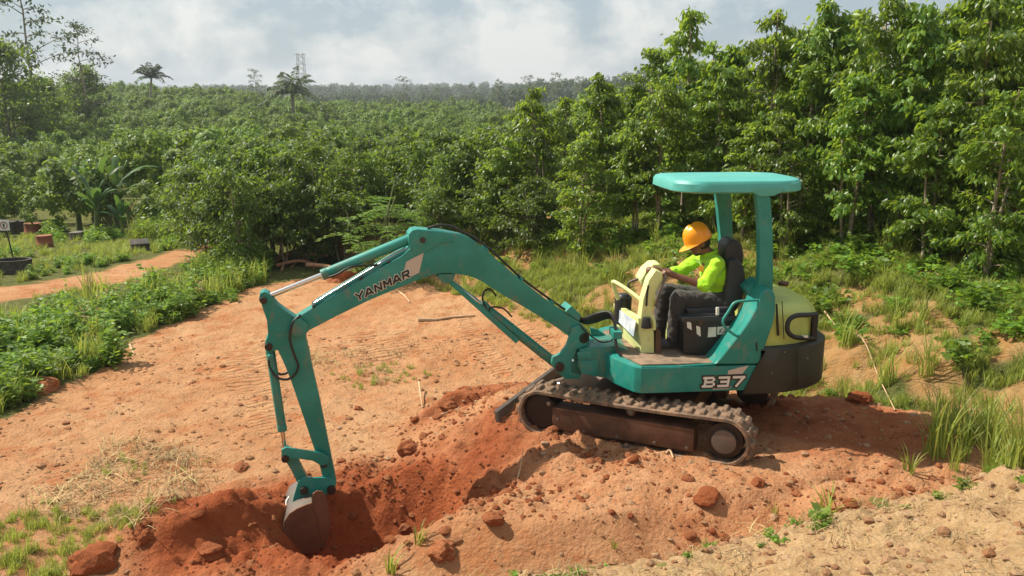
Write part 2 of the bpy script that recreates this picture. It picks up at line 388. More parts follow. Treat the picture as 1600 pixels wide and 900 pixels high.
# tyre and crawler ruts pressed in the clearing
RUTS = [[(340, 560), (400, 548), (452, 610), (440, 690), (395, 660), (360, 610)], [(540, 525), (640, 515), (650, 545), (560, 560)], [(690, 478), (735, 500), (790, 560), (800, 590), (760, 590), (715, 520)], [(790, 490), (830, 500), (880, 540), (860, 565), (820, 530)]]
rut = np.zeros(gx.shape)
for rp in RUTS: rut = np.maximum(rut, in_poly(jx, jy, rp).astype(float) * (fresh < .4))
me = np_mesh('ground', np.stack([gx, gy, gz], 1), quads, {'zone': np.stack([fresh, green, sand, rut], 1), 'bank': bare_bank * (1 - fresh), 'damp_shade': np.maximum(1 - sstep(.7, 1.5, ellip(gx, gy, -1.45, 7.05, 1.6, .95, R(22)) + .35 * fbm(gx * 1.6, gy * 1.6, 29, 4)), .8 * np.maximum(1 - sstep(.6, 1.4, ellip(gx, gy, -.1, 9.3, 1.1, .4, R(20)) + .3 * fbm(gx * 2, gy * 2, 33, 3)), 1 - sstep(.7, 1.25, ellip(gx, gy, 3.05, 7.95, 1.15, .85, R(-35)) + .3 * fbm(gx * 2, gy * 2, 39, 3))))})  # damp red earth, plus red soil darkened to deepen shade right of the machine
me.polygons.foreach_set('use_smooth', np.ones(len(me.polygons), bool))

m, n, l, b = nt('earth_and_turf')
b.inputs['Roughness'].default_value = 0.95; b.inputs['Specular IOR Level'].default_value = 0.15
at = n.new('ShaderNodeAttribute'); at.attribute_name = 'zone'
sp = n.new('ShaderNodeSeparateColor'); l.new(at.outputs['Color'], sp.inputs[0])
bk = n.new('ShaderNodeAttribute'); bk.attribute_name = 'bank'
n1 = noise_node(n, l, 0.9, 6, 0.6); n2 = noise_node(n, l, 7, 6, 0.7); n3 = noise_node(n, l, 55, 5, 0.75); n4 = noise_node(n, l, 3.1, 5, .65)
vor = n.new('ShaderNodeTexVoronoi'); vor.inputs['Scale'].default_value = 26
tcn = n.new('ShaderNodeTexCoord'); l.new(tcn.outputs['Object'], vor.inputs['Vector'])
clr = mixc(n, l, ramp(n, l, n1, .35, .65), (0.46, 0.218, 0.098), (0.54, 0.305, 0.155))
clr = mixc(n, l, ramp(n, l, n4, .50, .68), clr, (0.42, 0.158, 0.062))
clr = mixc(n, l, ramp(n, l, n2, .57, .72), clr, (0.32, 0.185, 0.092))
clr = mixc(n, l, ramp(n, l, n3, .56, .72), clr, (0.58, 0.37, 0.225))
frs = mixc(n, l, ramp(n, l, n4, .36, .66), (0.48, 0.205, 0.090), (0.58, 0.310, 0.160))
frs = mixc(n, l, ramp(n, l, n2, .50, .74), frs, (0.40, 0.145, 0.060))
frs = mixc(n, l, ramp(n, l, n3, .54, .74), frs, (0.62, 0.38, 0.22))
dmp_shade = n.new('ShaderNodeAttribute'); dmp_shade.attribute_name = 'damp_shade'
deep_red = mixc(n, l, ramp(n, l, n4, .36, .66), (0.27, 0.064, 0.021), (0.40, 0.112, 0.040))
deep_red = mixc(n, l, ramp(n, l, n3, .54, .74), deep_red, (0.47, 0.150, 0.060))
frs = mixc(n, l, dmp_shade.outputs['Fac'], frs, deep_red)
snd = mixc(n, l, ramp(n, l, n2, .35, .68), (0.43, 0.255, 0.115), (0.58, 0.385, 0.200))
snd = mixc(n, l, ramp(n, l, n3, .52, .68), snd, (0.66, 0.49, 0.31))
snd = mixc(n, l, ramp(n, l, n4, .56, .74), snd, (0.30, 0.190, 0.090))
grn = mixc(n, l, ramp(n, l, n2, .35, .65), (0.075, 0.09, 0.022), (0.15, 0.15, 0.045))
grn = mixc(n, l, ramp(n, l, n4, .60, .75), grn, (0.22, 0.17, 0.075))
bnk = mixc(n, l, ramp(n, l, n4, .35, .65), (0.36, 0.185, 0.065), (0.44, 0.27, 0.12))
bnk = mixc(n, l, ramp(n, l, n2, .52, .70), bnk, (0.20, 0.14, 0.06))
col = mixc(n, l, bk.outputs['Fac'], clr, bnk)
col = mixc(n, l, sp.outputs[1], col, grn)
col = mixc(n, l, sp.outputs[2], col, snd)
col = mixc(n, l, sp.outputs[0], col, frs)
l.new(col, b.inputs['Base Color'])
hs = n.new('ShaderNodeMath'); hs.operation = 'MULTIPLY_ADD'; l.new(n3, hs.inputs[0]); hs.inputs[1].default_value = 0.5; l.new(n2, hs.inputs[2])
hv = n.new('ShaderNodeMath'); hv.operation = 'MULTIPLY_ADD'; l.new(vor.outputs['Distance'], hv.inputs[0]); hv.inputs[1].default_value = -0.25; l.new(hs.outputs[0], hv.inputs[2])
wv = n.new('ShaderNodeTexWave'); wv.inputs['Scale'].default_value = 3.0; wv.inputs['Distortion'].default_value = 3.5; wv.inputs['Detail'].default_value = 2
mp = n.new('ShaderNodeMapping'); mp.inputs['Rotation'].default_value = (0, 0, R(62)); l.new(tcn.outputs['Object'], mp.inputs[0]); l.new(mp.outputs[0], wv.inputs[0])
wm = n.new('ShaderNodeMath'); wm.operation = 'MULTIPLY'; l.new(wv.outputs['Fac'], wm.inputs[0]); l.new(at.outputs['Alpha'], wm.inputs[1])
hw = n.new('ShaderNodeMath'); hw.operation = 'MULTIPLY_ADD'; l.new(wm.outputs[0], hw.inputs[0]); hw.inputs[1].default_value = 0.5; l.new(hv.outputs[0], hw.inputs[2])
bump(n, l, b, hw.outputs[0], 1.0, 0.055)
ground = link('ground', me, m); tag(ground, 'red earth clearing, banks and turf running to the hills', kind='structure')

# ================================================================== the excavator
A_UP, A_BOOM = R(5), R(14)
HU = Vector((-math.cos(A_UP), -math.sin(A_UP), 0)); NU = Vector((math.sin(A_UP), -math.cos(A_UP), 0))
HB = Vector((-math.cos(A_BOOM), -math.sin(A_BOOM), 0)); NB = Vector((math.sin(A_BOOM), -math.cos(A_BOOM), 0))
UP = Vector((0, 0, 1))
def up(px, py, lat): return on_plane(px, py, S + NU * lat, NU)             # point on the house at a lateral distance
def ul(u, lat, z): return S + HU * u + NU * lat + UP * z
PB = up(906, 523, 0.08)                                                    # boom foot
def bo(px, py, lat): return on_plane(px, py, PB + NB * lat, NB)
def tr(s, lat, z): return S + TF * s + TN * lat + UP * z                    # crawler frame

root = empty('mini_excavator', S)
tag(root, 'teal mini excavator with lime engine cover digging with its bucket down in the red earth', 'excavator')

def flat(name, poly, lat, thick, mat, fn=bo, N=NB, parent=root, bevel=0.008, segs=2):
    pts = [fn(x, y, lat) for x, y in poly]
    return finish(prism_bm(pts, -N * thick), name, mat, parent, bevel, segs)
def rod(name, p0, p1, r, mat, parent=root, r1=None, n=20, bevel=0.0):
    return finish(cyl_bm(p0, p1, r, r1, n), name, mat, parent, bevel)
def pipe(name, pts, r, mat, parent=root, n=10, smooth=6):
    return finish(tube_bm(pts, r, n, smooth=smooth), name, mat, parent, smooth=60)
def pinned(px, py, half, r, parent, fn=bo, N=NB, lat=0.0):
    c = fn(px, py, lat)
    p = rod('pin', c + N * half, c - N * half, r, PIN, parent, n=6 if r < .028 else 18, bevel=0.004)
    return p

# ---- boom
BOOM = [(893, 529), (900, 536), (909, 537), (918, 530), (919, 518), (907, 504), (895, 496), (870, 481), (842, 459), (814, 438), (786, 414), (758, 390), (747, 381), (736, 374), (722, 368), (708, 365), (692, 362), (672, 360), (652, 358), (644, 360), (639, 366), (638, 376), (641, 388), (628, 400), (610, 410), (564, 438), (520, 464), (488, 483), (470, 494), (458, 502), (453, 511), (456, 520), (464, 526), (474, 525), (482, 517), (528, 493), (580, 468), (630, 447), (660, 435), (675, 430), (690, 427), (703, 427), (718, 429), (731, 431), (743, 435), (755, 441), (764, 447), (789, 463), (814, 477), (839, 492), (864, 508), (879, 518)]
boom = flat('boom', BOOM, 0.095, 0.19, TEAL, bevel=0.010)
flat('side_rib', [(652, 362), (664, 362), (700, 371), (712, 375), (702, 378), (690, 380), (672, 390), (655, 398), (648, 398), (643, 387), (641, 372)], 0.103, 0.010, TEAL, parent=boom, bevel=0.004)
flat('lower_boss', [(686, 428), (712, 428), (708, 438), (700, 443), (690, 441), (684, 434)], 0.085, 0.17, TEAL_DUSTY, parent=boom, bevel=.006)
pinned(658, 372, 0.125, 0.026, boom); pinned(467, 512, 0.115, 0.050, boom); pinned(906, 523, 0.125, 0.055, boom)
flat('decal', [(635, 409), (662, 395), (655, 426), (626, 440)], 0.0985, 0.003, DECAL, parent=boom, bevel=0)
flat('bracket', [(884, 487), (893, 478), (908, 492), (905, 502), (896, 496)], 0.105, 0.21, TEAL, parent=boom, bevel=.005)

GLYPH = {'Y': [(0, 1, .5, .45), (1, 1, .5, .45), (.5, .55, .5, 0)], 'A': [(0, 0, .46, 1), (1, 0, .54, 1), (.2, .28, .8, .28)],
         'N': [(.12, 0, .12, 1), (.12, .97, .88, .03), (.88, 0, .88, 1)], 'M': [(.08, 0, .08, 1), (.10, .97, .5, .30), (.5, .30, .90, .97), (.92, 1, .92, 0)],
         'R': [(.12, 0, .12, 1), (.1, .9, .82, .9), (.86, .95, .86, .45), (.1, .47, .82, .47), (.45, .47, .95, 0)],
         'B': [(.16, 0, .16, 1), (-.02, .9, .76, .9), (.84, .86, .84, .60), (.16, .5, .78, .5), (.90, .42, .90, .14), (-.02, .1, .80, .1)],
         '3': [(.05, .9, .88, .9), (.86, .97, .86, .03), (.25, .5, .84, .5), (.05, .1, .88, .1)],
         '7': [(.0, .9, .95, .9), (.90, .92, .35, 0)], 'K': [(.15, 0, .15, 1), (.2, .45, .9, 1), (.3, .5, .95, 0)]}
def lettering(text, p0, p1, height, nrm, mat, name, parent, shear=0.0, stroke=.10, grow_=0.0, lift=0.0, gap=.22):
    """stroke-built capitals laid along p0 -> p1, a hair proud of the panel"""
    p0, p1 = Vector(p0), Vector(p1); X = p1 - p0; L = X.length; X.normalize(); nrm = Vector(nrm); Y = nrm.cross(X).normalized()
    nL = len(text); w = L / (nL + gap * (nL - 1)); bm = bmesh.new(); k = 0
    for i, ch in enumerate(text):
        for (x0, y0, x1, y1) in GLYPH[ch]:
            a = p0 + X * (i * w * (1 + gap) + x0 * w + shear * height * y0) + Y * (y0 * height)
            b = p0 + X * (i * w * (1 + gap) + x1 * w + shear * height * y1) + Y * (y1 * height)
            d = (b - a).normalized(); q = nrm.cross(d); hw = stroke * height + grow_; ext = grow_ + (stroke * height * .55 if abs(y0 - y1) < .01 else stroke * height * .1)
            pts = [a - d * ext - q * hw, b + d * ext - q * hw, b + d * ext + q * hw, a - d * ext + q * hw]
            prism_bm([p + nrm * (lift + k * .00022) for p in pts], nrm * -.001, bm); k += 1
    bmesh.ops.recalc_face_normals(bm, faces=bm.faces)
    me = bpy.data.meshes.new(name); bm.to_mesh(me); bm.free()
    o = link(name, me, mat, parent); o['kind'] = 'stuff'; return o
LET = {}
ya, yb = bo(557, 471, .0965), bo(641, 432, .0965)
lettering('YANMAR', ya, yb, .068, NB, BLACK, 'lettering', boom, shear=.25, stroke=.125, lift=.0065)
lettering('YANMAR', ya, yb, .068, NB, WHITE, 'lettering_outline', boom, shear=.25, stroke=.125, grow_=.0055, lift=.0012)
# steel lines lying on the boom and hoses over its back
for k, (dy_, lt) in enumerate(((0, .05), (-3, -.02), (-6, -.07))):
    pipe('hydraulic_line', [bo(491, 477 + dy_, lt), bo(520, 459 + dy_, lt), bo(564, 433 + dy_, lt), bo(610, 405 + dy_, lt), bo(634, 392 + dy_, lt)], .011, TEAL if k != 1 else CHROME, boom, smooth=3)
for (cx_, cy_) in ((490, 478), (563, 434), (606, 409)):
    finish(box_bm(bo(cx_, cy_ - 1, 0.0), ((bo(cx_ + 20, cy_ - 11, 0) - bo(cx_, cy_, 0)).normalized(), NB, UP), (.03, .18, .035)), 'line_clamp', BLACK, boom, .004)
for k in range(3):
    lt = .05 - .05 * k
    pipe('hose', [bo(668, 357, lt), bo(684, 352, lt), bo(703, 353, lt), bo(722, 362, lt), bo(745, 374, lt), bo(775, 398, lt), bo(812, 432, lt), bo(850, 461, lt), bo(895, 492, lt)], .011, RUBBER, boom)
for (cx_, cy_) in ((758, 388), (812, 434), (860, 470)):
    finish(box_bm(bo(cx_, cy_, 0.0), ((bo(cx_ + 20, cy_ + 17, 0) - bo(cx_, cy_, 0)).normalized(), NB, UP), (.035, .17, .03)), 'hose_clamp', TEAL, boom, .004)

# ---- dipper arm
ARM = [(405, 464), (407, 458), (413, 456), (420, 459), (426, 467), (434, 477), (446, 486), (461, 496), (477, 505), (481, 515), (478, 525), (488, 573), (499, 621), (509, 670), (516, 705), (524, 744), (526, 754), (523, 763), (517, 766), (510, 763), (505, 750), (498, 722), (487, 690), (477, 660), (466, 628), (455, 596), (445, 571), (434, 547), (427, 549), (418, 546), (414, 539), (416, 531), (419, 525), (417, 501), (411, 484)]
arm = flat('dipper_arm', ARM, 0.075, 0.15, TEAL, bevel=0.009)
flat('pivot_plate', [(458, 500), (470, 498), (480, 505), (482, 517), (474, 527), (462, 527), (454, 520), (453, 508)], 0.128, 0.028, TEAL_DUSTY, parent=arm, bevel=.005)
pinned(412, 466, 0.10, 0.030, arm); pinned(420, 538, 0.095, 0.034, arm); pinned(505, 718, 0.115, 0.034, arm); pinned(517, 757, 0.135, 0.040, arm)
pipe('hose', [bo(470, 492, .10), bo(457, 505, .125), bo(453, 530, .14), bo(460, 555, .14), bo(466, 572, .13), bo(460, 586, .12), bo(447, 593, .10), bo(432, 589, .06), bo(422, 574, .03), bo(420, 562, .03)], .011, RUBBER, arm)
pipe('hose', [bo(476, 487, -.02), bo(462, 500, -.09), bo(458, 540, -.10), bo(455, 575, -.10), bo(440, 585, -.09), bo(428, 578, -.04)], .011, RUBBER, arm)
# ---- cylinders
def ram(name, b0, b1, r_end, rb, rr, lat=0.0, mat=TEAL):
    b0, b1, r_end = bo(*b0, lat), bo(*b1, lat), bo(*r_end, lat)
    d = (b1 - b0).normalized()
    o = rod(name, b0, b1, rb, mat, n=24, bevel=.004)
    rod('gland', b1 - d * .045, b1 + d * .012, rb * 1.07, TEAL_DUSTY, o, n=24, bevel=.003)
    rod('piston_rod', b1, r_end, rr, CHROME, o)
    rod('rod_eye', r_end - NB * .05, r_end + NB * .05, rr * 1.55, TEAL, o, n=20, bevel=.005)
    rod('barrel_eye', b0 - NB * .055, b0 + NB * .055, rb * .9, TEAL, o, n=20, bevel=.005)
    return o
armcyl = ram('arm_cylinder', (646, 371), (505, 429), (412, 466), .047, .024)
pipe('hose', [bo(514, 433, .06), bo(528, 428, .07), bo(548, 417, .06), bo(575, 415, .05), bo(598, 413, .04), bo(615, 404, .0)], .010, RUBBER, armcyl)
buccyl = ram('bucket_cylinder', (421, 540), (441, 671), (446, 708), .040, .020, mat=TEAL_DUSTY)
rod('port', bo(420, 556, .03), bo(424, 556, .09), .016, TEAL, buccyl, n=10)
lift = ram('boom_cylinder', (866, 566), (752, 476), (697, 435), .046, .024, mat=TEAL_DUSTY)
flat('rod_guard', [(699, 441), (706, 437), (812, 531), (806, 537)], 0.062, 0.012, TEAL, parent=lift, bevel=.003)
pipe('hose', [bo(760, 482, .04), bo(754, 468, .06), bo(757, 455, .05), bo(766, 452, .02), bo(775, 462, -.04)], .009, RUBBER, lift)
pipe('hose', [bo(764, 486, .04), bo(768, 480, .07), bo(786, 482, .05), bo(800, 495, .03)], .008, RUBBER, lift)
# ---- bucket linkage
for s_ in (1, -1):
    flat('tipping_link', [(440, 703), (447, 699), (470, 703), (505, 708), (514, 714), (513, 725), (503, 728), (488, 720), (468, 717), (447, 717), (440, 713)], .105 * s_ + .012, .024, TEAL, bevel=.004)
flat('bucket_link', [(440, 706), (447, 701), (455, 706), (466, 722), (480, 748), (482, 760), (473, 764), (466, 757), (455, 735), (444, 717)], .055, .11, TEAL_DUSTY, bevel=.005)
pinned(446, 709, .125, .036, root)
# ---- bucket
BW = 0.29
bk_root = None
SIDE = [(489, 771), (500, 768), (509, 776), (512, 790), (515, 820), (514, 836), (508, 850), (498, 860), (484, 866), (468, 865), (454, 858), (445, 846), (441, 831), (444, 815), (452, 803), (464, 795), (478, 789), (487, 786)]
side_pts = [bo(x, y, BW) for x, y in SIDE]
shell_idx = list(range(6, 18))
bm = bmesh.new()
na = [bm.verts.new(side_pts[i]) for i in shell_idx]; fb = [bm.verts.new(side_pts[i] - NB * 2 * BW) for i in shell_idx]
for i in range(len(na) - 1): bm.faces.new((na[i], na[i + 1], fb[i + 1], fb[i]))
bmesh.ops.recalc_face_normals(bm, faces=bm.faces)
geo = bmesh.ops.solidify(bm, geom=list(bm.faces), thickness=0.014)
bucket = finish(bm, 'bucket', GREYST, root, smooth=40)
for s_ in (BW + .004, -BW + .014):
    flat('bucket_side', SIDE, s_, .018, BUCKETM, parent=bucket, bevel=.003)
    flat('side_cutter', [(489, 772), (495, 767), (503, 768), (510, 776), (512, 790), (516, 822), (513, 838), (506, 851), (500, 838), (496, 815), (492, 797), (487, 784)], s_ + (.014 if s_ > 0 else -.014), .016, BUCKETM, parent=bucket, bevel=.004)
for s_ in (.10, -.075):
    flat('hinge_ear', [(466, 752), (473, 746), (490, 747), (516, 746), (525, 752), (524, 764), (514, 770), (505, 776), (497, 806), (470, 812), (455, 800), (458, 780)], s_, .025, TEAL, parent=bucket, bevel=.004)
pinned(475, 758, .135, .036, bucket)
e0 = side_pts[6]
for k in range(4):
    c = e0 - NB * (0.07 + k * (2 * BW - .14) / 3)
    d = (bo(503, 866, BW) - side_pts[6]).normalized()
    bm = bmesh.new(); s1, u1 = NB, NB.cross(d)
    a = [bm.verts.new(c + s1 * i * .03 + u1 * j * .016 - d * .05) for i, j in ((-1, -1), (1, -1), (1, 1), (-1, 1))]
    t_ = [bm.verts.new(c + s1 * i * .022 + u1 * j * .004 + d * .10) for i, j in ((-1, -1), (1, -1), (1, 1), (-1, 1))]
    bm.faces.new(a); bm.faces.new(t_[::-1])
    for i in range(4): bm.faces.new((a[i], a[(i + 1) % 4], t_[(i + 1) % 4], t_[i]))
    finish(bm, 'tooth', GREYST, bucket, .003)
pipe('rope', [bo(452, 776, -.05), bo(447, 785, .0), bo(450, 795, .05), bo(458, 790, .08), bo(460, 778, .06)], .008, WHITE, bucket, n=6)

# ---- swing post and bracket
post = flat('swing_post', [(893, 512), (906, 508), (917, 514), (921, 527), (918, 540), (902, 545), (898, 556), (892, 570), (894, 582), (908, 587), (905, 593), (884, 592), (871, 582), (862, 568), (864, 558), (876, 553), (886, 540), (890, 528)], .125, .05, TEAL, bevel=.007)
flat('far_cheek', [(893, 512), (906, 508), (917, 514), (921, 527), (918, 540), (902, 545), (898, 556), (892, 570), (894, 582), (908, 587), (905, 593), (884, 592), (871, 582), (862, 568), (864, 558), (876, 553), (886, 540), (890, 528)], -.075, .05, TEAL, parent=post, bevel=.007)
flat('web', [(884, 592), (905, 592), (918, 560), (922, 545), (900, 545), (890, 575), (880, 580)], .075, .15, TEAL_DUSTY, parent=post, bevel=.005)
pinned(868, 567, .15, .045, post)
holder = finish(prism_bm([up(x, y, .24) for x, y in ((906, 546), (928, 543), (965, 541), (984, 548), (992, 600), (975, 597), (950, 592), (925, 587), (908, 584), (903, 570))], -NU * .42), 'swing_bracket', TEAL_DUSTY, root, .012)
flat('latch_frame', [(902, 551), (916, 548), (924, 549), (924, 561), (914, 560), (903, 561)], .255, .012, TEAL, fn=up, N=NU, parent=holder, bevel=.003)
flat('panel', [(906, 565), (934, 562), (936, 588), (909, 584)], .25, .01, TEAL, fn=up, N=NU, parent=holder, bevel=.003)
rod('grease_nipple', up(893, 563, .27), up(895, 563, .31), .012, CHROME, holder, n=8)

# ---- house: skirt, floor, quarter panel
LS = 0.74
zs = up(1100, 573, LS).z; zb = up(1100, 612, LS).z
u_f = (up(1000, 575, LS) - S).dot(HU); u_d = (up(1190, 570, LS) - S).dot(HU)
plan = [(u_f - .02, LS), (u_f + .05, LS - .05), (u_f + .16, LS - .28), (u_f + .20, LS - .42), (u_f + .20, -.42), (u_f + .10, -.66), (u_f, -.72), (-.3, -.74), (-.3, LS), (u_d + .2, LS)]
bm = bmesh.new()
bmesh.ops.create_circle
def plan_prism(pl, z0, z1): return prism_bm([ul(u, l_, z0) for u, l_ in pl], UP * (z1 - z0))
skirt_plan = [(u_f - .02, LS), (u_f + .04, LS - .04), (u_f + .17, LS - .30), (u_f + .21, LS - .45), (u_f + .21, -.40), (u_f + .10, -.66), (u_f - .02, -.74), (-.75, -.74), (-.75, LS)]
skirt = finish(plan_prism(skirt_plan, zb, zs), 'skirt_panel', TEAL, root, .012)
for k in range(7):
    c = ul(u_f + .075, LS - .125, zb + .075 + k * .016)
    t1 = (ul(u_f + .17, LS - .30, 0) - ul(u_f + .04, LS - .04, 0)).normalized()
    finish(box_bm(c, (t1, UP.cross(t1), UP), (.07, .012, .006)), 'vent_slot', BLACK, skirt, 0)
floor = finish(plan_prism([(u_f - .03, LS - .05), (u_f + .1, LS - .40), (u_f + .1, -.5), (-.62, -.66), (-.62, LS - .05)], zs + .003, zs + .02), 'floor_mat', FLOORM, root, .004)
rail = pipe('floor_edge_rail', [up(1002, 574, LS - .02), up(1060, 573, LS - .02), up(1115, 569, LS - .02)], .012, TEAL, smooth=1)
QP = [(1116, 570), (1127, 558), (1138, 544), (1155, 523), (1166, 508), (1174, 495), (1181, 482), (1186, 470), (1189, 460), (1194, 454), (1202, 452), (1209, 455), (1212, 464), (1212, 484), (1208, 506), (1202, 524), (1195, 543), (1187, 569)]
quarter = flat('quarter_panel', QP, LS, .30, TEAL, fn=up, N=NU, bevel=.028, segs=3)
flat('panel_catch', [(1181, 538), (1183, 534), (1184, 548), (1182, 549)], LS + .006, .01, BLACK, fn=up, N=NU, parent=quarter, bevel=.001)
finish(prism_bm([up(x, y, LS - 1.18) for x, y in QP], -NU * .28), 'far_quarter_panel', TEAL, root, .02)
# B37 badge
ba, bb = up(1097, 605, LS + .001), up(1161, 603, LS + .001)
flat('badge_stripe', [(1138, 579), (1170, 571), (1160, 584), (1137, 585)], LS + .003, .004, DECAL, fn=up, N=NU, parent=skirt, bevel=0)
flat('badge_stripe', [(1114, 607), (1143, 604), (1138, 608), (1113, 609)], LS + .003, .004, DECAL, fn=up, N=NU, parent=skirt, bevel=0)
lettering('B37', ba, bb, .098, NU, WHITE, 'badge_lettering', skirt, shear=.14, stroke=.115, lift=.0095)
lettering('B37', ba, bb, .098, NU, DARKRED, 'badge_outline', skirt, shear=.14, stroke=.115, grow_=.013, lift=.0048)
# bumper counterweight: rounded rear
r0 = (up(1281, 560, 0.25) - S).dot(HU)
def rear_plan(inset=0.0, front=-.42, cut=0.0):
    P = [(front, LS - inset), (-.78, LS - inset - .005)]
    ue = r0 + inset
    for t in (8, 20, 32, 44, 56, 68, 80, 90): P.append((-.78 + (ue + .78) * math.sin(R(t)), (LS - inset) * (.30 + .70 * math.cos(R(t)))))
    for t in (90, 80, 68, 56, 44, 32, 20, 8): P.append((-.78 + (ue + .78) * math.sin(R(t)), -(LS - inset) * (.30 + .70 * math.cos(R(t)))))
    P += [(-.78, -LS + inset + .005), (front, -LS + inset)]
    return P
zc = up(1230, 538, LS - .1).z
bm = bmesh.new()
P = rear_plan(-.012)
udt = (up(1196, 541, LS) - S).dot(HU); udb = (up(1161, 609, LS) - S).dot(HU)
lowv = [bm.verts.new(ul(u if u < -.7 else udb, l_, zb - .015)) for u, l_ in P]
botm = [bm.verts.new(ul(u * .985 if u < -.7 else udb + .01, l_ * .98, zb - .04)) for u, l_ in P]
midv = [bm.verts.new(ul(u if u < -.7 else (udb + udt) / 2 + .0, l_, (zb + zc) / 2)) for u, l_ in P]
topv = [bm.verts.new(ul(u if u < -.7 else udt, l_, zc - .02)) for u, l_ in P]
capv = [bm.verts.new(ul(u * .98 if u < -.7 else udt, l_ * .97, zc)) for u, l_ in P]
rows = [botm, lowv, midv, topv, capv]
for a_, b_ in zip(rows, rows[1:]):
    for i in range(len(P)):
        j = (i + 1) % len(P); bm.faces.new((a_[i], a_[j], b_[j], b_[i]))
bm.faces.new(botm[::-1]); bm.faces.new(capv)
cw = finish(bm, 'counterweight', DARK_CAST, root, 0, smooth=50)
for (x0_, y0_, x1_, y1_, lt_) in ((1247, 543, 1246, 601, LS - .02),):
    pipe('panel_seam', [up(x0_, y0_, lt_), up(x1_, y1_, lt_)], .006, BLACK, cw, smooth=1, n=6)
for (x0_, y0_) in ((1206, 583), (1262, 560), (1226, 550)): rod('bolt_head', up(x0_, y0_, LS + .012), up(x0_, y0_, LS - .03), .010, GREYST, cw, n=6)
# engine cover
zt_ = up(1225, 449, -.15).z
ep = rear_plan(.06, front=-.84)
bm = bmesh.new(); rows = []
for k, (zz_, s_) in enumerate(((zc - .03, 1.0), (zc + (zt_ - zc) * .45, .985), (zc + (zt_ - zc) * .66, .955), (zc + (zt_ - zc) * .82, .905), (zc + (zt_ - zc) * .93, .84), (zt_ - .005, .76), (zt_ + .01, .62))):
    rows.append([bm.verts.new(ul(-.84 + (u + .84) * s_, l_ * (s_ * .5 + .5), zz_)) for u, l_ in ep])
for a_, b_ in zip(rows, rows[1:]):
    for i in range(len(ep)):
        j = (i + 1) % len(ep); bm.faces.new((a_[i], a_[j], b_[j], b_[i]))
bm.faces.new(rows[-1]); bm.faces.new(rows[0][::-1])
cover = finish(bm, 'engine_cover', LIME, root, 0, smooth=60)
rod('filler_cap', up(1224, 446, .35), up(1224, 446, .35) + UP * .035, .05, RUST, cover, bevel=.008)
for (x0_, y0_, x1_, y1_, lt_) in ((1222, 470, 1225, 530, LS - .075),): pipe('panel_seam', [up(x0_, y0_, lt_), up(x1_, y1_, lt_)], .004, BLACK, cover, smooth=1, n=6)
# slot and rear guard
flat('cover_slot', [(1213, 476), (1215, 475), (1218, 524), (1215, 525)], LS - .058, .02, BLACK, fn=up, N=NU, parent=cover, bevel=.002)
pipe('rear_guard', [up(1274, 491, .52), up(1262, 492, .62), up(1245, 493, .70), up(1234, 499, .73), up(1230, 511, .74), up(1233, 521, .73), up(1243, 527, .70), up(1258, 528, .64), up(1272, 528, .52)], .022, BLACK, smooth=5)
finish(box_bm(up(1272, 511, .52), (HU, NU, UP), (.05, .05, .26)), 'guard_post', BLACK, root, .006)
finish(box_bm(up(1256, 526, .67), (HU, NU, UP), (.08, .012, .02)), 'guard_clip', WHITE, root, .002)

# ---- canopy
rp_n = [up(1182, 302, .60), up(1207, 303, .60)]
def postprism(front, rear, lat, th, name):
    pts = [up(x, y, lat) for x, y in front] + [up(x, y, lat) for x, y in rear[::-1]]
    return finish(prism_bm(pts, -NU * th), name, TEAL, root, .012)
postprism([(1181, 300), (1185, 330), (1187, 370), (1187, 410), (1186, 440), (1180, 462), (1186, 472)], [(1203, 300), (1206, 330), (1208, 370), (1208, 410), (1208, 440), (1208, 462), (1208, 472)], .60, .09, 'canopy_post')
postprism([(1119, 296), (1122, 330), (1126, 370), (1126, 410), (1122, 440)], [(1143, 296), (1144, 330), (1145, 370), (1146, 410), (1146, 440)], -.42, .09, 'canopy_post')
finish(prism_bm([up(x, y, .52) for x, y in ((1166, 452), (1184, 438), (1190, 440), (1190, 470), (1178, 474))], -NU * .2), 'post_foot', TEAL, root, .01)
zr = up(1120, 296, .55).z
roof_px = [(1027, 283), (1065, 291), (1119, 296), (1185, 302), (1240, 299), (1253, 291), (1247, 281), (1180, 269.5), (1110, 267.5), (1035, 268), (1028, 274)]
def zplane(px, py, z): return on_plane(px, py, (0, 0, z), UP)
rim = [zplane(x, y, zr) for x, y in roof_px]
uu = [(p - S).dot(HU) for p in rim]; ll = [(p - S).dot(NU) for p in rim]
u0_, u1_ = min(uu), max(uu); l1_ = .62; l0_ = -.50
print('CANOPY', [(round(a_, 2), round(b_, 2)) for a_, b_ in zip(uu, ll)], zr)
u0_ = (up(1250, 293, .35) - S).dot(HU); u1_ = (up(1043, 283, .30) - S).dot(HU)
bm = bmesh.new(); rows = []
def rrect(ua, ub, la, lb, rr, n=6):
    P = []
    for (cu_, cl_, t0) in ((ub - rr, lb - rr, 0), (ua + rr, lb - rr, 90), (ua + rr, la + rr, 180), (ub - rr, la + rr, 270)):
        for k in range(n + 1):
            t = R(t0 + 90 * k / n); P.append((cu_ + rr * math.cos(t), cl_ + rr * math.sin(t)))
    return P
for (ins, dz_) in ((.12, -.020), (.03, -.018), (0, .0), (.004, .075), (.022, .106), (.055, .118), (.12, .122), (.28, .124), (.40, .125)):
    rr = max(.30 - ins * .5, .06)
    rows.append([bm.verts.new(ul(u + .0, l_, zr - .018 + dz_ * .86 - .05 * max(0, (-.05 - l_)) )) for u, l_ in rrect(u0_ + ins, u1_ - ins, l0_ + ins, l1_ - ins, rr)])
N_ = len(rows[0])
for a_, b_ in zip(rows, rows[1:]):
    for i in range(N_):
        j = (i + 1) % N_; bm.faces.new((a_[i], a_[j], b_[j], b_[i]))
bm.faces.new(rows[0][::-1]); bm.faces.new(rows[-1])
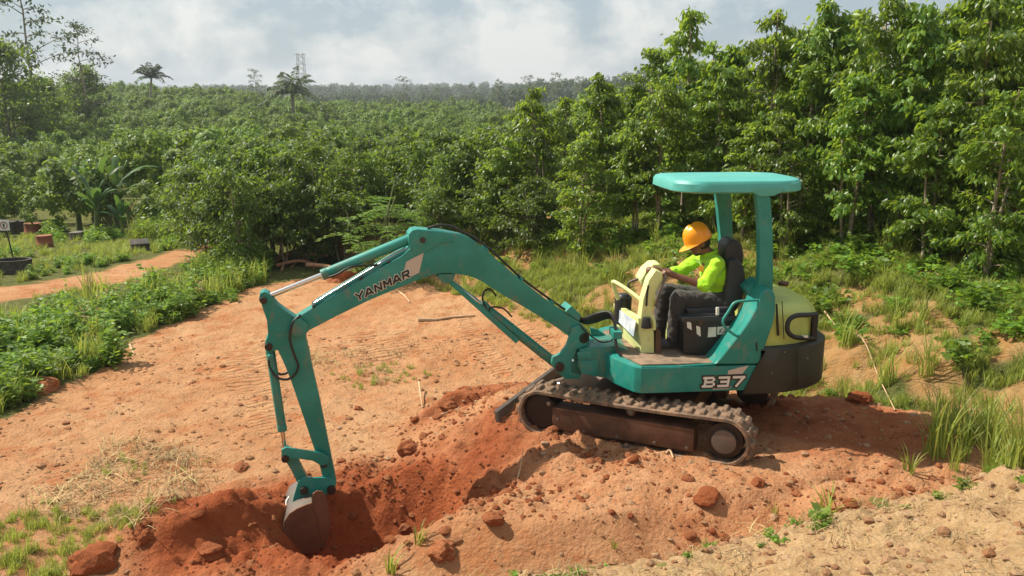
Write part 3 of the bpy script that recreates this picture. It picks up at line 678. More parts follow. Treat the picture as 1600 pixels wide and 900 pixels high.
roof = finish(bm, 'canopy_roof', ROOF_TEAL, root, 0, smooth=32)
for lat in (.605, -.415):
    x_ = 1194 if lat > 0 else 1131
    c = up(x_, 300 if lat > 0 else 293, lat - .045); c.z = zr
    finish(prism_bm([c + HU * a_ + UP * b_ + NU * .06 for a_, b_ in ((-.17, -.01), (-.07, -.055), (.06, -.06), (.14, -.01), (.12, .03), (-.15, .03))], -NU * .12), 'roof_mount', ROOF_TEAL, roof, .015)

# ---- seat, console, controls
LC = 0.10
def seatprism(px, lat, th, name, parent, bev=.03): return finish(prism_bm([up(x, y, lat) for x, y in px], -NU * th), name, SEATM, parent, bev, 3)
seat = seatprism([(1072, 482), (1128, 480), (1148, 478), (1150, 496), (1140, 502), (1078, 500)], LC + .24, .48, 'seat', root)
seatprism([(1132, 478), (1136, 430), (1141, 408), (1152, 404), (1163, 416), (1166, 440), (1160, 470), (1150, 488)], LC + .23, .46, 'backrest', seat, .035)
seatprism([(1133, 402), (1135, 384), (1142, 376), (1152, 375), (1160, 382), (1163, 400), (1161, 414), (1138, 416)], LC + .13, .26, 'headrest', seat, .03)
finish(box_bm(up(1112, 512, LC), (HU, NU, UP), (.46, .44, .05)), 'seat_base', BLACK, seat, .01)
fl = zs + .02
bpx = up(1098, 520, .42)
bat = finish(prism_bm([up(x, y, .46) for x, y in ((1068, 552), (1094, 556), (1146, 556), (1150, 497), (1092, 498), (1068, 500))], -NU * .40), 'seat_box', BLACK, root, .012)
flat('box_lid', [(1066, 497), (1092, 495), (1151, 494), (1151, 501), (1092, 502), (1066, 504)], .47, .42, SEATM, fn=up, N=NU, parent=bat, bevel=.006)
for q_ in ([(1107, 512), (1119, 511), (1119, 526), (1106, 527)], [(1121, 511), (1149, 509), (1146, 521), (1121, 523)], [(1088, 509), (1094, 511), (1095, 526), (1089, 522)], [(1073, 500), (1080, 505), (1081, 516), (1074, 512)]):
    flat('box_label', q_, .468, .006, WHITE, fn=up, N=NU, parent=bat, bevel=0)
flat('box_corner', [(1091, 497), (1099, 497), (1098, 506), (1093, 508)], .4675, .006, RUST, fn=up, N=NU, parent=bat, bevel=0)
lettering('KA', up(1123, 521, .4695), up(1135, 520, .4695), .045, NU, BLACK, 'box_mark', bat, lift=.002, shear=.2, stroke=.06)
pipe('seat_adjuster', [up(1121, 492, .46), up(1121, 480, .46)], .016, WHITE, root, smooth=1)
# hand rail of the quarter panel
pipe('hand_rail', [up(1184, 469, LS - .02), up(1165, 470, LS - .0), up(1148, 473, LS), (up(1138, 487, LS)), up(1130, 500, LS), up(1132, 510, LS), up(1142, 519, LS), up(1152, 525, LS - .0), up(1158, 521, LS - .05)], .012, TEAL, smooth=5)
# console column and cowl
col_o = finish(prism_bm([up(x, y, .34) for x, y in ((1001, 573), (1023, 574), (1022, 520), (1018, 494), (1022, 464), (1035, 440), (1036, 427), (1025, 422), (1014, 438), (1005, 468), (1001, 500))], -NU * .15), 'control_console', CREAM, root, .014)
finish(prism_bm([up(x, y, .36) for x, y in ((1024, 574), (1032, 571), (1033, 520), (1027, 512), (1025, 520))], -NU * .22), 'console_side', RUST, col_o, .004)
cowl = finish(prism_bm([up(1003, 573, .33), up(997, 497, .33), up(958, 474, -.42), up(966, 541, -.42)], (up(1003, 573, .33) - up(1003, 573, .33)) - HU * .05), 'front_cowl', CREAM, root, .008)
ca, cb, cd, ce = up(995, 502, .325), up(963, 480, -.32), up(962, 497, -.32), up(991, 526, .325)
finish(prism_bm([p + HU * .010 for p in (ca, cb, cd, ce)], -HU * .006), 'sticker', STICKER, cowl, 0)
rod('exhaust_stack', up(972, 505, -.25), up(974, 463, -.25), .085, BLACK, root, bevel=.012)
rod('stack_cap', up(974, 463, -.25), up(974, 459, -.25), .07, BLACK, root, r1=.05, bevel=.01)
pipe('front_hand_rail', [up(966, 468, -.10), up(958, 443, -.10), up(963, 442, -.05), up(985, 456, .10), up(1003, 471, .22), up(1012, 484, .30), up(1021, 500, .34), up(1022, 515, .34)], .020, CREAM, smooth=5)
rod('boot', up(1010, 512, .36), up(1010, 496, .36), .050, BLACK, root, r1=.035, bevel=.008)
for (a_, b_, c_, lt) in (((1010, 478), (1011, 460), (1013, 446), .36), ((1002, 490), (1010, 470), (1016, 455), .30), ((995, 500), (1007, 476), (1010, 466), .22)):
    pipe('control_lever', [up(*a_, lt), up(*b_, lt), up(*c_, lt)], .010, BLACK, root, n=8)
pipe('drive_lever', [up(1024, 478, .36), up(1027, 465, .37), up(1034, 446, .36), up(1040, 434, .34), up(1040, 427, .33)], .013, GREYST, root)
pipe('drive_lever', [up(983, 452, -.30), up(982, 443, -.28), up(990, 438, -.26), up(1004, 434, -.24), up(1012, 428, -.22)], .013, GREYST, root)
finish(prism_bm([up(x, y, -.16) for x, y in ((1000, 438), (1008, 424), (1020, 413), (1032, 412), (1036, 419), (1028, 428), (1012, 440), (1003, 446))], -NU * .22), 'right_console', CREAM, root, .03, 3)
finish(prism_bm([up(x, y, .10) for x, y in ((1046, 540), (1054, 500), (1060, 500), (1056, 545))], -NU * .2), 'seat_pillar', LIME, root, .01)

# ---- main hoses from house to boom
for k in range(6):
    o_ = (k - 2.5)
    pipe('hose', [bo(896, 492, .08 - .032 * k), bo(912, 501 + o_ * 1.2, .08 - .032 * k), up(930, 497 + o_ * 2.2, .13 - .03 * k), up(948, 492 + o_ * 1.8, .16 - .02 * k), up(958, 497 + o_, .22 - .02 * k), up(962, 515, .27 - .025 * k), up(962, 535, .32 - .025 * k), up(968, 553, .36 - .02 * k), up(982, 566 + o_ * .5, .42 - .02 * k)], .015, RUBBER)
finish(box_bm(up(962, 520, .24), (HU, NU, UP), (.085, .20, .07)), 'hose_bracket', TEAL, root, .006)
pipe('hose', [bo(905, 507, .11), up(920, 522, .24), up(938, 534, .25), up(952, 533, .24), up(962, 526, .28)], .008, RUBBER)
finish(prism_bm([up(x, y, -.15) for x, y in ((922, 512), (934, 515), (956, 530), (955, 545), (925, 545))], -NU * .03), 'far_gusset', TEAL, root, .005)

# ---- undercarriage
rod('turntable', S + UP * .36, S + UP * (zb + .01), .40, PIN, root, n=40)
finish(box_bm(S + UP * .30, (TF, TN, UP), (1.0, .95, .20)), 'carbody', RUST, root, .03)
TW, RO = .30, .225
s_f, s_r = .86, -.86
def loop_path(n_arc=14):
    P = []
    zc_ = RO
    for k in range(n_arc + 1):
        t = R(90 - 180 * k / n_arc) ; P.append((s_r - RO * math.cos(t), zc_ + RO * math.sin(t), t))
    P2 = []
    for k in range(n_arc + 1):
        t = R(-90 + 180 * k / n_arc); P2.append((s_f + RO * math.cos(t) * 1.0, zc_ + RO * math.sin(t), t))
    top = [(s_f + (s_r - s_f) * k / 10, 2 * RO - .018 * math.sin(math.pi * k / 10), 0) for k in range(1, 10)]
    bot = [(s_r + (s_f - s_r) * k / 10, 0, 0) for k in range(1, 10)]
    return [(a_, b_) for a_, b_, _ in P + bot + P2 + top]
LOOP = loop_path()
lens = np.array([0] + [math.dist(LOOP[i], LOOP[(i + 1) % len(LOOP)]) for i in range(len(LOOP))]).cumsum()
def loop_at(d):
    d %= lens[-1]; i = int(np.searchsorted(lens, d, side='right') - 1); i = min(i, len(LOOP) - 1)
    a_, b_ = LOOP[i], LOOP[(i + 1) % len(LOOP)]; t = (d - lens[i]) / max(lens[i + 1] - lens[i], 1e-9)
    tx, tz = b_[0] - a_[0], b_[1] - a_[1]; L = math.hypot(tx, tz)
    return a_[0] + (b_[0] - a_[0]) * t, a_[1] + (b_[1] - a_[1]) * t, tx / L, tz / L
lug_me = None
def crawler(lat):
    """one crawler: belt, lugs, frame, wheels; lat = lateral centre"""
    global lug_me
    bm = bmesh.new(); n_ = len(LOOP); ci = (0, RO)
    rings = []
    for (s_, z_) in LOOP:
        cs = min(max(s_, s_r), s_f); d = Vector((s_ - cs, z_ - RO)); d = d / d.length if d.length > 1e-6 else d
        if s_r < s_ < s_f: d = Vector((0, 1 if z_ > RO else -1))
        i_ = (s_ - d.x * .035, z_ - d.y * .035)
        rings.append([bm.verts.new(tr(a_, lat + w_, b_)) for (a_, b_), w_ in (((s_, z_), TW / 2 - .012), ((s_, z_), -TW / 2 + .012), ((s_ - d.x * .010, z_ - d.y * .010), -TW / 2), (i_, -TW / 2), (i_, TW / 2), ((s_ - d.x * .010, z_ - d.y * .010), TW / 2))])
    for i in range(n_):
        a_, b_ = rings[i], rings[(i + 1) % n_]
        for k in range(6): bm.faces.new((a_[k], a_[(k + 1) % 6], b_[(k + 1) % 6], b_[k]))
    belt = finish(bm, 'crawler', TRACKM, root, 0, smooth=50)
    if lug_me is None:
        bm = bmesh.new()
        v = [bm.verts.new(c) for c in ((-.030, -.066, -.004), (.030, -.066, -.004), (.030, .066, -.004), (-.030, .066, -.004), (-.019, -.056, .030), (.019, -.056, .030), (.019, .060, .030), (-.019, .060, .030))]
        for f in ((0, 3, 2, 1), (4, 5, 6, 7), (0, 1, 5, 4), (1, 2, 6, 5), (2, 3, 7, 6), (3, 0, 4, 7)): bm.faces.new([v[i] for i in f])
        bmesh.ops.bevel(bm, geom=list(bm.edges), offset=.005, segments=1, affect='EDGES')
        lug_me = bpy.data.meshes.new('lug'); bm.to_mesh(lug_me); bm.free(); lug_me.materials.append(TRACKM)
    nl = 44; pitch = lens[-1] / nl
    for k in range(nl):
        for side in (1, -1):
            s_, z_, tx, tz = loop_at(k * pitch + (pitch / 2 if side < 0 else 0) + .02)
            o = bpy.data.objects.new('lug', lug_me); C.objects.link(o); o.parent = belt
            X = TF * tx + UP * tz; Y = TN * side; Z = X.cross(Y)
            c_ = Vector((s_, z_)); cs = min(max(s_, s_r), s_f); outw = TF * (s_ - cs) + UP * (z_ - RO)
            if Z.dot(outw) < 0: Z = -Z; X = -X
            M = Matrix((X, Y, Z)).transposed().to_4x4(); M.translation = tr(s_, lat + side * .072, z_)
            o.matrix_local = M @ Matrix.Diagonal((random.uniform(.92, 1.06), random.uniform(.95, 1.03), random.uniform(.75, 1.05), 1))
    near = 1 if lat > 0 else -1
    fr = finish(prism_bm([tr(a_, lat + near * .13, b_) for a_, b_ in ((.74, .15), (.74, .305), (-.60, .300), (-.60, .085), (.70, .085))], -TN * near * .20), 'crawler_frame', RUST, belt, .012)
    finish(prism_bm([tr(a_, lat + near * .138, b_) for a_, b_ in ((.735, .285), (.735, .302), (-.595, .297), (-.595, .280))], -TN * near * .01), 'frame_lip', RUST, belt, .003)
    for (s_, r_, nm, mt, w_) in ((-.86, .16, 'sprocket', PIN, .09), (.86, .165, 'idler', PIN, .09)):
        rod(nm, tr(s_, lat + w_, RO), tr(s_, lat - w_, RO), r_, mt, belt, n=32, bevel=.01)
    rod('hub_cap', tr(-.86, lat + near * .135, RO), tr(-.86, lat + near * .06, RO), .108, GREYST, belt, n=32, bevel=.008)
    rod('carrier_roller', tr(-.02, lat + near * .125, .37), tr(-.02, lat - near * .08, .37), .042, RUST, belt, n=16, bevel=.006)
    rod('roller_cap', tr(-.02, lat + near * .14, .37), tr(-.02, lat + near * .12, .37), .026, GREYST, belt, n=12, bevel=.004)
    rod('frame_bolt', tr(.77, lat + near * .145, .33), tr(.77, lat + near * .10, .33), .022, GREYST, belt, n=8, bevel=.003)
    for s_ in (-.54, -.25, .1, .42, .68): rod('frame_bolt', tr(s_, lat + near * .139, .115 if s_ < .5 else .19), tr(s_, lat + near * .10, .115 if s_ < .5 else .19), .016, GREYST, belt, n=6, bevel=.002)
    for s_ in (-.45, -.15, .15, .45):
        rod('track_roller', tr(s_, lat + .10, .09), tr(s_, lat - .10, .09), .055, PIN, belt, n=14)
    return belt
crawler(.72); crawler(-.72)
# dozer blade
prof = [(0, .17), (.035, .18), (.02, .09), (.012, .0), (.03, -.11), (.0, -.13), (-.03, -.04), (-.025, .07)]
bs = 1.30
blade = finish(prism_bm([tr(bs + a_, .87, b_) for a_, b_ in prof], -TN * 1.74), 'dozer_blade', GREYST, root, .005)
for lat in (.34, -.34):
    finish(prism_bm([tr(a_, lat + .04, b_) for a_, b_ in ((bs - .02, .01), (bs - .02, .10), (.75, .32), (.45, .32), (.45, .22), (.75, .22))], -TN * .08), 'blade_arm', GREYST, blade, .008)
finish(prism_bm([tr(a_, .12, b_) for a_, b_ in ((1.0, .22), (.85, .42), (.62, .44), (.45, .30))], -TN * .03), 'ram_bracket', GREYST, root, .004)
rod('blade_cylinder', tr(.5, .0, .34), tr(.95, .0, .24), .045, GREYST, root)
rod('blade_rod', tr(.95, .0, .24), tr(bs - .02, .0, .15), .022, CHROME, root)

# ================================================================== the operator
_ib = bmesh.new(); bmesh.ops.create_icosphere(_ib, subdivisions=2, radius=1); _ib.verts.ensure_lookup_table()
ICO_V = np.array([v.co[:] for v in _ib.verts]); ICO_F = np.array([[v.index for v in f.verts] for f in _ib.faces]); _ib.free()
def blob(bm, p, r, sc=(1, 1, 1), rot=None, n=2):
    V = ICO_V * np.array(sc) * r
    if rot is not None: V = V @ np.array(rot.to_3x3()).T
    bm.append(V + np.array(p[:]))
def limb(bm, pts, rad):
    for (a, b_), (ra, rb) in zip(zip(pts, pts[1:]), zip(rad, rad[1:])):
        a, b_ = Vector(a), Vector(b_); k = max(2, int((b_ - a).length / (min(ra, rb) * .5)))
        for i in range(k + 1):
            t = i / k; blob(bm, a.lerp(b_, t), ra + (rb - ra) * t, n=1)
def remeshed(bm, name, mat, parent, voxel, it=6, fac=.5, fold=0.0):
    me0 = np_mesh('tmp', np.concatenate(bm), np.concatenate([ICO_F + k * len(ICO_V) for k in range(len(bm))]))
    o = bpy.data.objects.new('tmp', me0); C.objects.link(o)
    md = o.modifiers.new('r', 'REMESH'); md.mode = 'VOXEL'; md.voxel_size = voxel
    sm = o.modifiers.new('s', 'SMOOTH'); sm.iterations = it; sm.factor = fac
    bpy.context.view_layer.update()
    me = bpy.data.meshes.new_from_object(o.evaluated_get(bpy.context.evaluated_depsgraph_get()))
    bpy.data.objects.remove(o); bpy.data.meshes.remove(me0)
    me.name = name; me.materials.clear()
    if fold:
        from mathutils import noise as mnoise
        for v in me.vertices:
            q = v.co * 9; w = mnoise.noise(Vector((q.x, q.y, q.z * 2.2))) + .6 * mnoise.noise(v.co * 21)
            v.co += v.normal * (w * fold)
    for p in me.polygons: p.use_smooth = True
    return link(name, me, mat, parent)
SKIN = surf('brown_skin', (0.17, 0.075, 0.045), 0.45, var=0.08)
HAIR = surf('black_hair', (0.010, 0.008, 0.007), 0.6)
def cloth(name, col, var, fold):
    m, n, l, b = nt(name); b.inputs['Roughness'].default_value = .85; b.inputs['Sheen Weight'].default_value = .15
    c = mixc(n, l, ramp(n, l, noise_node(n, l, 5, 4), .3, .7), tuple(x * (1 - var) for x in col), tuple(x * (1 + var) for x in col))
    l.new(c, b.inputs['Base Color'])
    k = n.new('ShaderNodeBump'); k.inputs['Strength'].default_value = .8; k.inputs['Distance'].default_value = fold
    l.new(noise_node(n, l, 11, 3, .5, dist=1.5), k.inputs['Height']); l.new(k.outputs[0], b.inputs['Normal'])
    return m
SHIRT = cloth('lime_green_shirt_cloth', (0.36, 0.72, 0.012), .10, .03)
TROUS = cloth('dark_grey_trouser_cloth', (0.042, 0.036, 0.033), .25, .035)
SHOE = cloth('grey_sock_and_shoe', (0.11, 0.10, 0.115), .3, .01)
HATM = surf('orange_yellow_hard_hat', (0.92, 0.34, 0.010), 0.28, var=0.04)
lc = LC
hipc = up(1124, 468, lc); chest = up(1117, 428, lc); neckb = up(1108, 399, lc); headc = up(1092, 379, lc + .01)
nsh, fsh = up(1121, 413, lc + .18), up(1094, 403, lc - .18)
nel, fel = up(1101, 446, lc + .25), up(1062, 425, lc - .25)
nwr, fwr = up(1056, 431, lc + .20), up(1034, 424, lc - .22)
nhd, fhd = up(1046, 427, lc + .20), up(1022, 421, lc - .23)
nhip, fhip = up(1124, 474, lc + .10), up(1118, 468, lc - .10)
nkn, fkn = up(1061, 466, lc + .14), up(1038, 455, lc - .10)
nan, fan = up(1051, 532, lc + .10), up(1030, 520, lc - .10)
person = empty('person', Vector((hipc.x, hipc.y, zs)))
tag(person, 'operator in lime green shirt and orange hard hat seated at the excavator levers', 'person')
face = (HU * .90 - UP * .42).normalized()            # looking down at the levers
fup = (UP - face * UP.dot(face)).normalized(); fside = fup.cross(face)
Rf = Matrix((face, fside, fup)).transposed().to_4x4()
bm = []
limb(bm, [hipc, chest, neckb], [.13, .135, .07])
limb(bm, [neckb, headc - face * .02 - fup * .04], [.055, .055])
blob(bm, headc + fup * .02 - face * .01, .100, (.98, .78, 1.05), Rf)
blob(bm, headc + face * .035 - fup * .055, .068, (.92, .82, .95), Rf)             # jaw
blob(bm, headc + face * .102 - fup * .012, .017, (1.0, .8, 1.5), Rf)              # nose
blob(bm, headc + face * .085 - fup * .075, .022, (.7, 1.2, .8), Rf)               # chin
for s_ in (1, -1):
    blob(bm, headc + fside * s_ * .080 - fup * .01 - face * .012, .028, (.7, .35, 1.1), Rf)  # ears
    blob(bm, headc + face * .088 + fside * s_ * .030 + fup * .022, .014, (.6, 1.2, .5), Rf)
for sh, el, wr, hd, ln in ((nsh, nel, nwr, nhd, .20), (fsh, fel, fwr, fhd, -.20)):
    limb(bm, [sh, el, wr], [.055, .044, .030])
    d = (hd - wr).normalized(); side = NU; dn = (-UP * .8 + d * .4).normalized()
    limb(bm, [wr, hd], [.030, .036]); blob(bm, hd, .036, (1.1, .85, .7))
    for f_ in range(4):
        a = hd + side * (-.030 + .020 * f_) + d * .022; L = (.030, .034, .032, .025)[f_]
        limb(bm, [a, a + d * L + UP * .004, a + d * (L + .008) + dn * .026, a + d * (L - .010) + dn * .045], [.0105, .010, .009, .008])
    a = hd - d * .015 + side * (.036 if ln < 0 else -.036)
    limb(bm, [a, a + d * .03 + dn * .015, a + d * .045 + dn * .035], [.012, .011, .009])
limb(bm, [nhip, nkn, nan], [.085, .060, .038]); limb(bm, [fhip, fkn, fan], [.085, .060, .038])
body = remeshed(bm, 'body', SKIN, person, .009, 3)
# clothes
bm = []
limb(bm, [hipc + UP * .02, up(1121, 446, lc), chest, up(1112, 408, lc)], [.150, .150, .150, .100])
limb(bm, [up(1120, 430, lc + .06), up(1120, 430, lc - .06)], [.145, .145])
limb(bm, [nsh, up(1110, 405, lc), fsh], [.072, .085, .072])
limb(bm, [nsh, nel, nel.lerp(nwr, .12)], [.076, .066, .060]); limb(bm, [fsh, fel, fel.lerp(fwr, .35)], [.074, .060, .054])
shirt = remeshed(bm, 'shirt', SHIRT, person, .012, 4, fold=.011)
bm = []                                                                   # collar
for t in range(14):
    a = 2 * math.pi * t / 14; blob(bm, neckb + UP * .022 + (HU * math.cos(a) * .068 + NU * math.sin(a) * .066) + UP * (-.022 * math.cos(a)), .019, (1, 1, 1.5), n=0)
remeshed(bm, 'collar', SHIRT, person, .008, 2)
emb = up(1097, 419, lc + .165)
flat('shirt_badge', [(1092, 416), (1098, 414), (1101, 420), (1097, 426), (1092, 423)], lc + .168, .003, surf('orange_embroidery', (.75, .28, .06), .8), fn=up, N=NU, parent=shirt, bevel=0)
bm = []
limb(bm, [hipc - NU * .06, hipc + NU * .06], [.150, .150])
limb(bm, [nhip, nhip.lerp(nkn, .5), nkn, nkn.lerp(nan, .5), nan - UP * .0], [.112, .102, .088, .078, .068])
limb(bm, [fhip, fhip.lerp(fkn, .5), fkn, fkn.lerp(fan, .5), fan], [.110, .100, .086, .076, .066])
remeshed(bm, 'trousers', TROUS, person, .013, 4, fold=.011)
for an, lt in ((nan, lc + .10), (fan, lc - .10)):
    bm = []; z0 = zs + .022
    heel = Vector((an.x, an.y, z0 + .045)) - HU * .02; toe = heel + HU * .19; toe.z = z0 + .034
    limb(bm, [an - UP * .01, heel + UP * .01], [.045, .048]); limb(bm, [heel, heel.lerp(toe, .55) + UP * .008, toe], [.046, .046, .034])
    remeshed(bm, 'shoe', SHOE, person, .010, 3)
bm = []                                                                   # hair and beard
blob(bm, headc - face * .025 + fup * .0, .102, (.92, .80, .90), Rf)
blob(bm, headc + face * .048 - fup * .088, .052, (.85, .95, .5), Rf)
remeshed(bm, 'hair', HAIR, person, .008, 2)
# hard hat
bm = bmesh.new(); hc = headc + fup * .038 - face * .004; NH = 40
rows = []
prof_h = [(1.02, -.012), (1.0, .0), (.985, .03), (.94, .065), (.84, .098), (.66, .126), (.42, .143), (.2, .149), (.06, .150)]
for (s_, h_) in prof_h:
    rows.append([bm.verts.new(hc + face * (math.cos(2 * math.pi * k / NH) * .134 * s_) + fside * (math.sin(2 * math.pi * k / NH) * .112 * s_) + fup * (h_ + (.012 * math.exp(-(math.sin(2 * math.pi * k / NH) / .22) ** 2) * (h_ / .15) ** .6 if h_ > 0 else 0))) for k in range(NH)])
for a_, b_ in zip(rows, rows[1:]):
    for k in range(NH): bm.faces.new((a_[k], a_[(k + 1) % NH], b_[(k + 1) % NH], b_[k]))
bm.faces.new(rows[-1])
br = [bm.verts.new(hc + face * (math.cos(2 * math.pi * k / NH) * (.144 + .062 * max(0, math.cos(2 * math.pi * k / NH)) ** 1.5)) + fside * (math.sin(2 * math.pi * k / NH) * .121) + fup * (-.016 - .020 * max(0, math.cos(2 * math.pi * k / NH)))) for k in range(NH)]
for k in range(NH): bm.faces.new((br[k], br[(k + 1) % NH], rows[0][(k + 1) % NH], rows[0][k]))
bmesh.ops.recalc_face_normals(bm, faces=bm.faces); bmesh.ops.solidify(bm, geom=list(bm.faces), thickness=.005)
finish(bm, 'hard_hat', HATM, person, 0, smooth=50)

# ================================================================== plants: builders
def leaf_material(name, dark, light, trans, rough=0.34, tr_amt=0.30, hue=0.0):
    m, n, l, b = nt(name); b.inputs['Roughness'].default_value = rough; b.inputs['Specular IOR Level'].default_value = .55
    a = n.new('ShaderNodeAttribute'); a.attribute_name = 'rnd'
    oi = n.new('ShaderNodeObjectInfo')
    c = mixc(n, l, a.outputs['Fac'], dark, light)
    hs = n.new('ShaderNodeHueSaturation'); l.new(c, hs.inputs['Color'])
    k = n.new('ShaderNodeMapRange'); k.inputs['To Min'].default_value = .62; k.inputs['To Max'].default_value = 1.35
    l.new(oi.outputs['Random'], k.inputs['Value']); l.new(k.outputs[0], hs.inputs['Value'])
    k2 = n.new('ShaderNodeMapRange'); k2.inputs['To Min'].default_value = .487; k2.inputs['To Max'].default_value = .509
    l.new(oi.outputs['Random'], k2.inputs['Value']); l.new(k2.outputs[0], hs.inputs['Hue'])
    l.new(hs.outputs[0], b.inputs['Base Color']); b.inputs['Specular IOR Level'].default_value = .4
    t = n.new('ShaderNodeBsdfTranslucent'); t.inputs['Color'].default_value = (*trans, 1)
    mx = n.new('ShaderNodeMixShader'); mx.inputs[0].default_value = tr_amt
    out = n.get('Material Output'); l.new(b.outputs[0], mx.inputs[1]); l.new(t.outputs[0], mx.inputs[2]); l.new(mx.outputs[0], out.inputs[0])
    return m
LEAF = leaf_material('glossy_tree_leaf', (0.028, 0.074, 0.013), (0.170, 0.262, 0.036), (0.42, 0.57, 0.05), .36, .42)
BUSHL = leaf_material('plantation_leaf', (0.036, 0.088, 0.014), (0.175, 0.255, 0.038), (0.36, 0.50, 0.06), .55, .32)
WEEDL = leaf_material('weed_leaf', (0.060, 0.135, 0.016), (0.185, 0.300, 0.038), (0.40, 0.58, 0.05), .5, .35)
GRASSL = leaf_material('grass_blade', (0.105, 0.165, 0.024), (0.32, 0.35, 0.080), (0.52, 0.58, 0.09), .5, .38)
DRYL = leaf_material('dry_straw', (0.25, 0.17, 0.07), (0.50, 0.38, 0.18), (0.4, 0.3, 0.12), .7, .2)
FEATHER = leaf_material('feathery_leaflet', (0.070, 0.150, 0.016), (0.165, 0.300, 0.034), (0.36, 0.55, 0.05), .45, .35)
BANANAL = leaf_material('banana_leaf', (0.030, 0.085, 0.025), (0.10, 0.18, 0.055), (0.22, 0.38, 0.06), .36, .25)
FARL = leaf_material('distant_leaf', (0.026, 0.052, 0.020), (0.075, 0.120, 0.042), (0.13, 0.20, 0.05), .6, .25)
MIDL = leaf_material('dark_bush_leaf', (0.020, 0.056, 0.010), (0.130, 0.205, 0.028), (0.32, 0.46, 0.04), .46, .36)
BARK = surf('grey_brown_bark', (0.22, 0.175, 0.125), .9, wear=(0.40, 0.34, 0.26), wear_lo=.45, wear_hi=.7, wscale=14, var=.3, bmp=.6, bscale=30)
STEMG = surf('green_stem', (0.10, 0.13, 0.04), .7, var=.2)

def unit(v): return v / np.maximum(np.linalg.norm(v, axis=-1, keepdims=True), 1e-9)
def leaf_mesh(name, pos, dirs, L, W, r=None, nrm=None, fold=.18, curl=.18, simple=False):
    r = r or rng; n_ = len(pos); d = unit(dirs)
    up_ = nrm if nrm is not None else unit(np.array([0, 0, 1.0]) + r.normal(0, .55, (n_, 3)))
    s = unit(np.cross(d, up_)); u = np.cross(s, d); L = L[:, None]; W = W[:, None]
    if simple:
        V = np.stack([pos, pos + d * L * .5 + s * W * .5 - u * W * fold, pos + d * L - u * L * curl, pos + d * L * .5 - s * W * .5 - u * W * fold], 1)
        Fc = np.arange(n_ * 4).reshape(-1, 4); k = 4
    else:
        V = np.stack([pos, pos + d * L * .42 + s * W * .5 - u * W * fold, pos + d * L * .48, pos + d * L * .42 - s * W * .5 - u * W * fold, pos + d * L - u * L * curl], 1)
        t = np.array([[0, 2, 1], [0, 3, 2], [1, 2, 4], [2, 3, 4]]); Fc = (np.arange(n_)[:, None, None] * 5 + t[None]).reshape(-1, 3); k = 5
    rr = np.repeat(np.clip(r.beta(1.6, 2.2, n_), 0, 1), k)
    return np_mesh(name, V.reshape(-1, 3), Fc, {'rnd': rr})
def stick_mesh(name, paths, n=6):
    """tubes: list of (points, r0, r1)"""
    V, Fc, off = [], [], 0; ca = np.cos(np.arange(n) * 2 * np.pi / n); sa = np.sin(np.arange(n) * 2 * np.pi / n)
    for P, r0, r1 in paths:
        P = np.asarray(P, float); m_ = len(P); d = unit(np.gradient(P, axis=0))
        ref = np.where(np.abs(d[:, 2:3]) > .8, np.array([[1., 0, 0]]), np.array([[0, 0, 1.]]))
        s = unit(np.cross(d, ref)); u = np.cross(s, d); rad = np.linspace(r0, r1, m_)
        ring = P[:, None] + rad[:, None, None] * (s[:, None] * ca[None, :, None] + u[:, None] * sa[None, :, None])
        V.append(ring.reshape(-1, 3)); i = np.arange(m_ - 1)[:, None] * n; j = np.arange(n)[None]; jn = (j + 1) % n
        Fc.append(np.stack([off + i + j, off + i + jn, off + i + n + jn, off + i + n + j], -1).reshape(-1, 4)); off += m_ * n
    me = np_mesh(name, np.concatenate(V), np.concatenate(Fc)); me.polygons.foreach_set('use_smooth', np.ones(len(me.polygons), bool)); return me

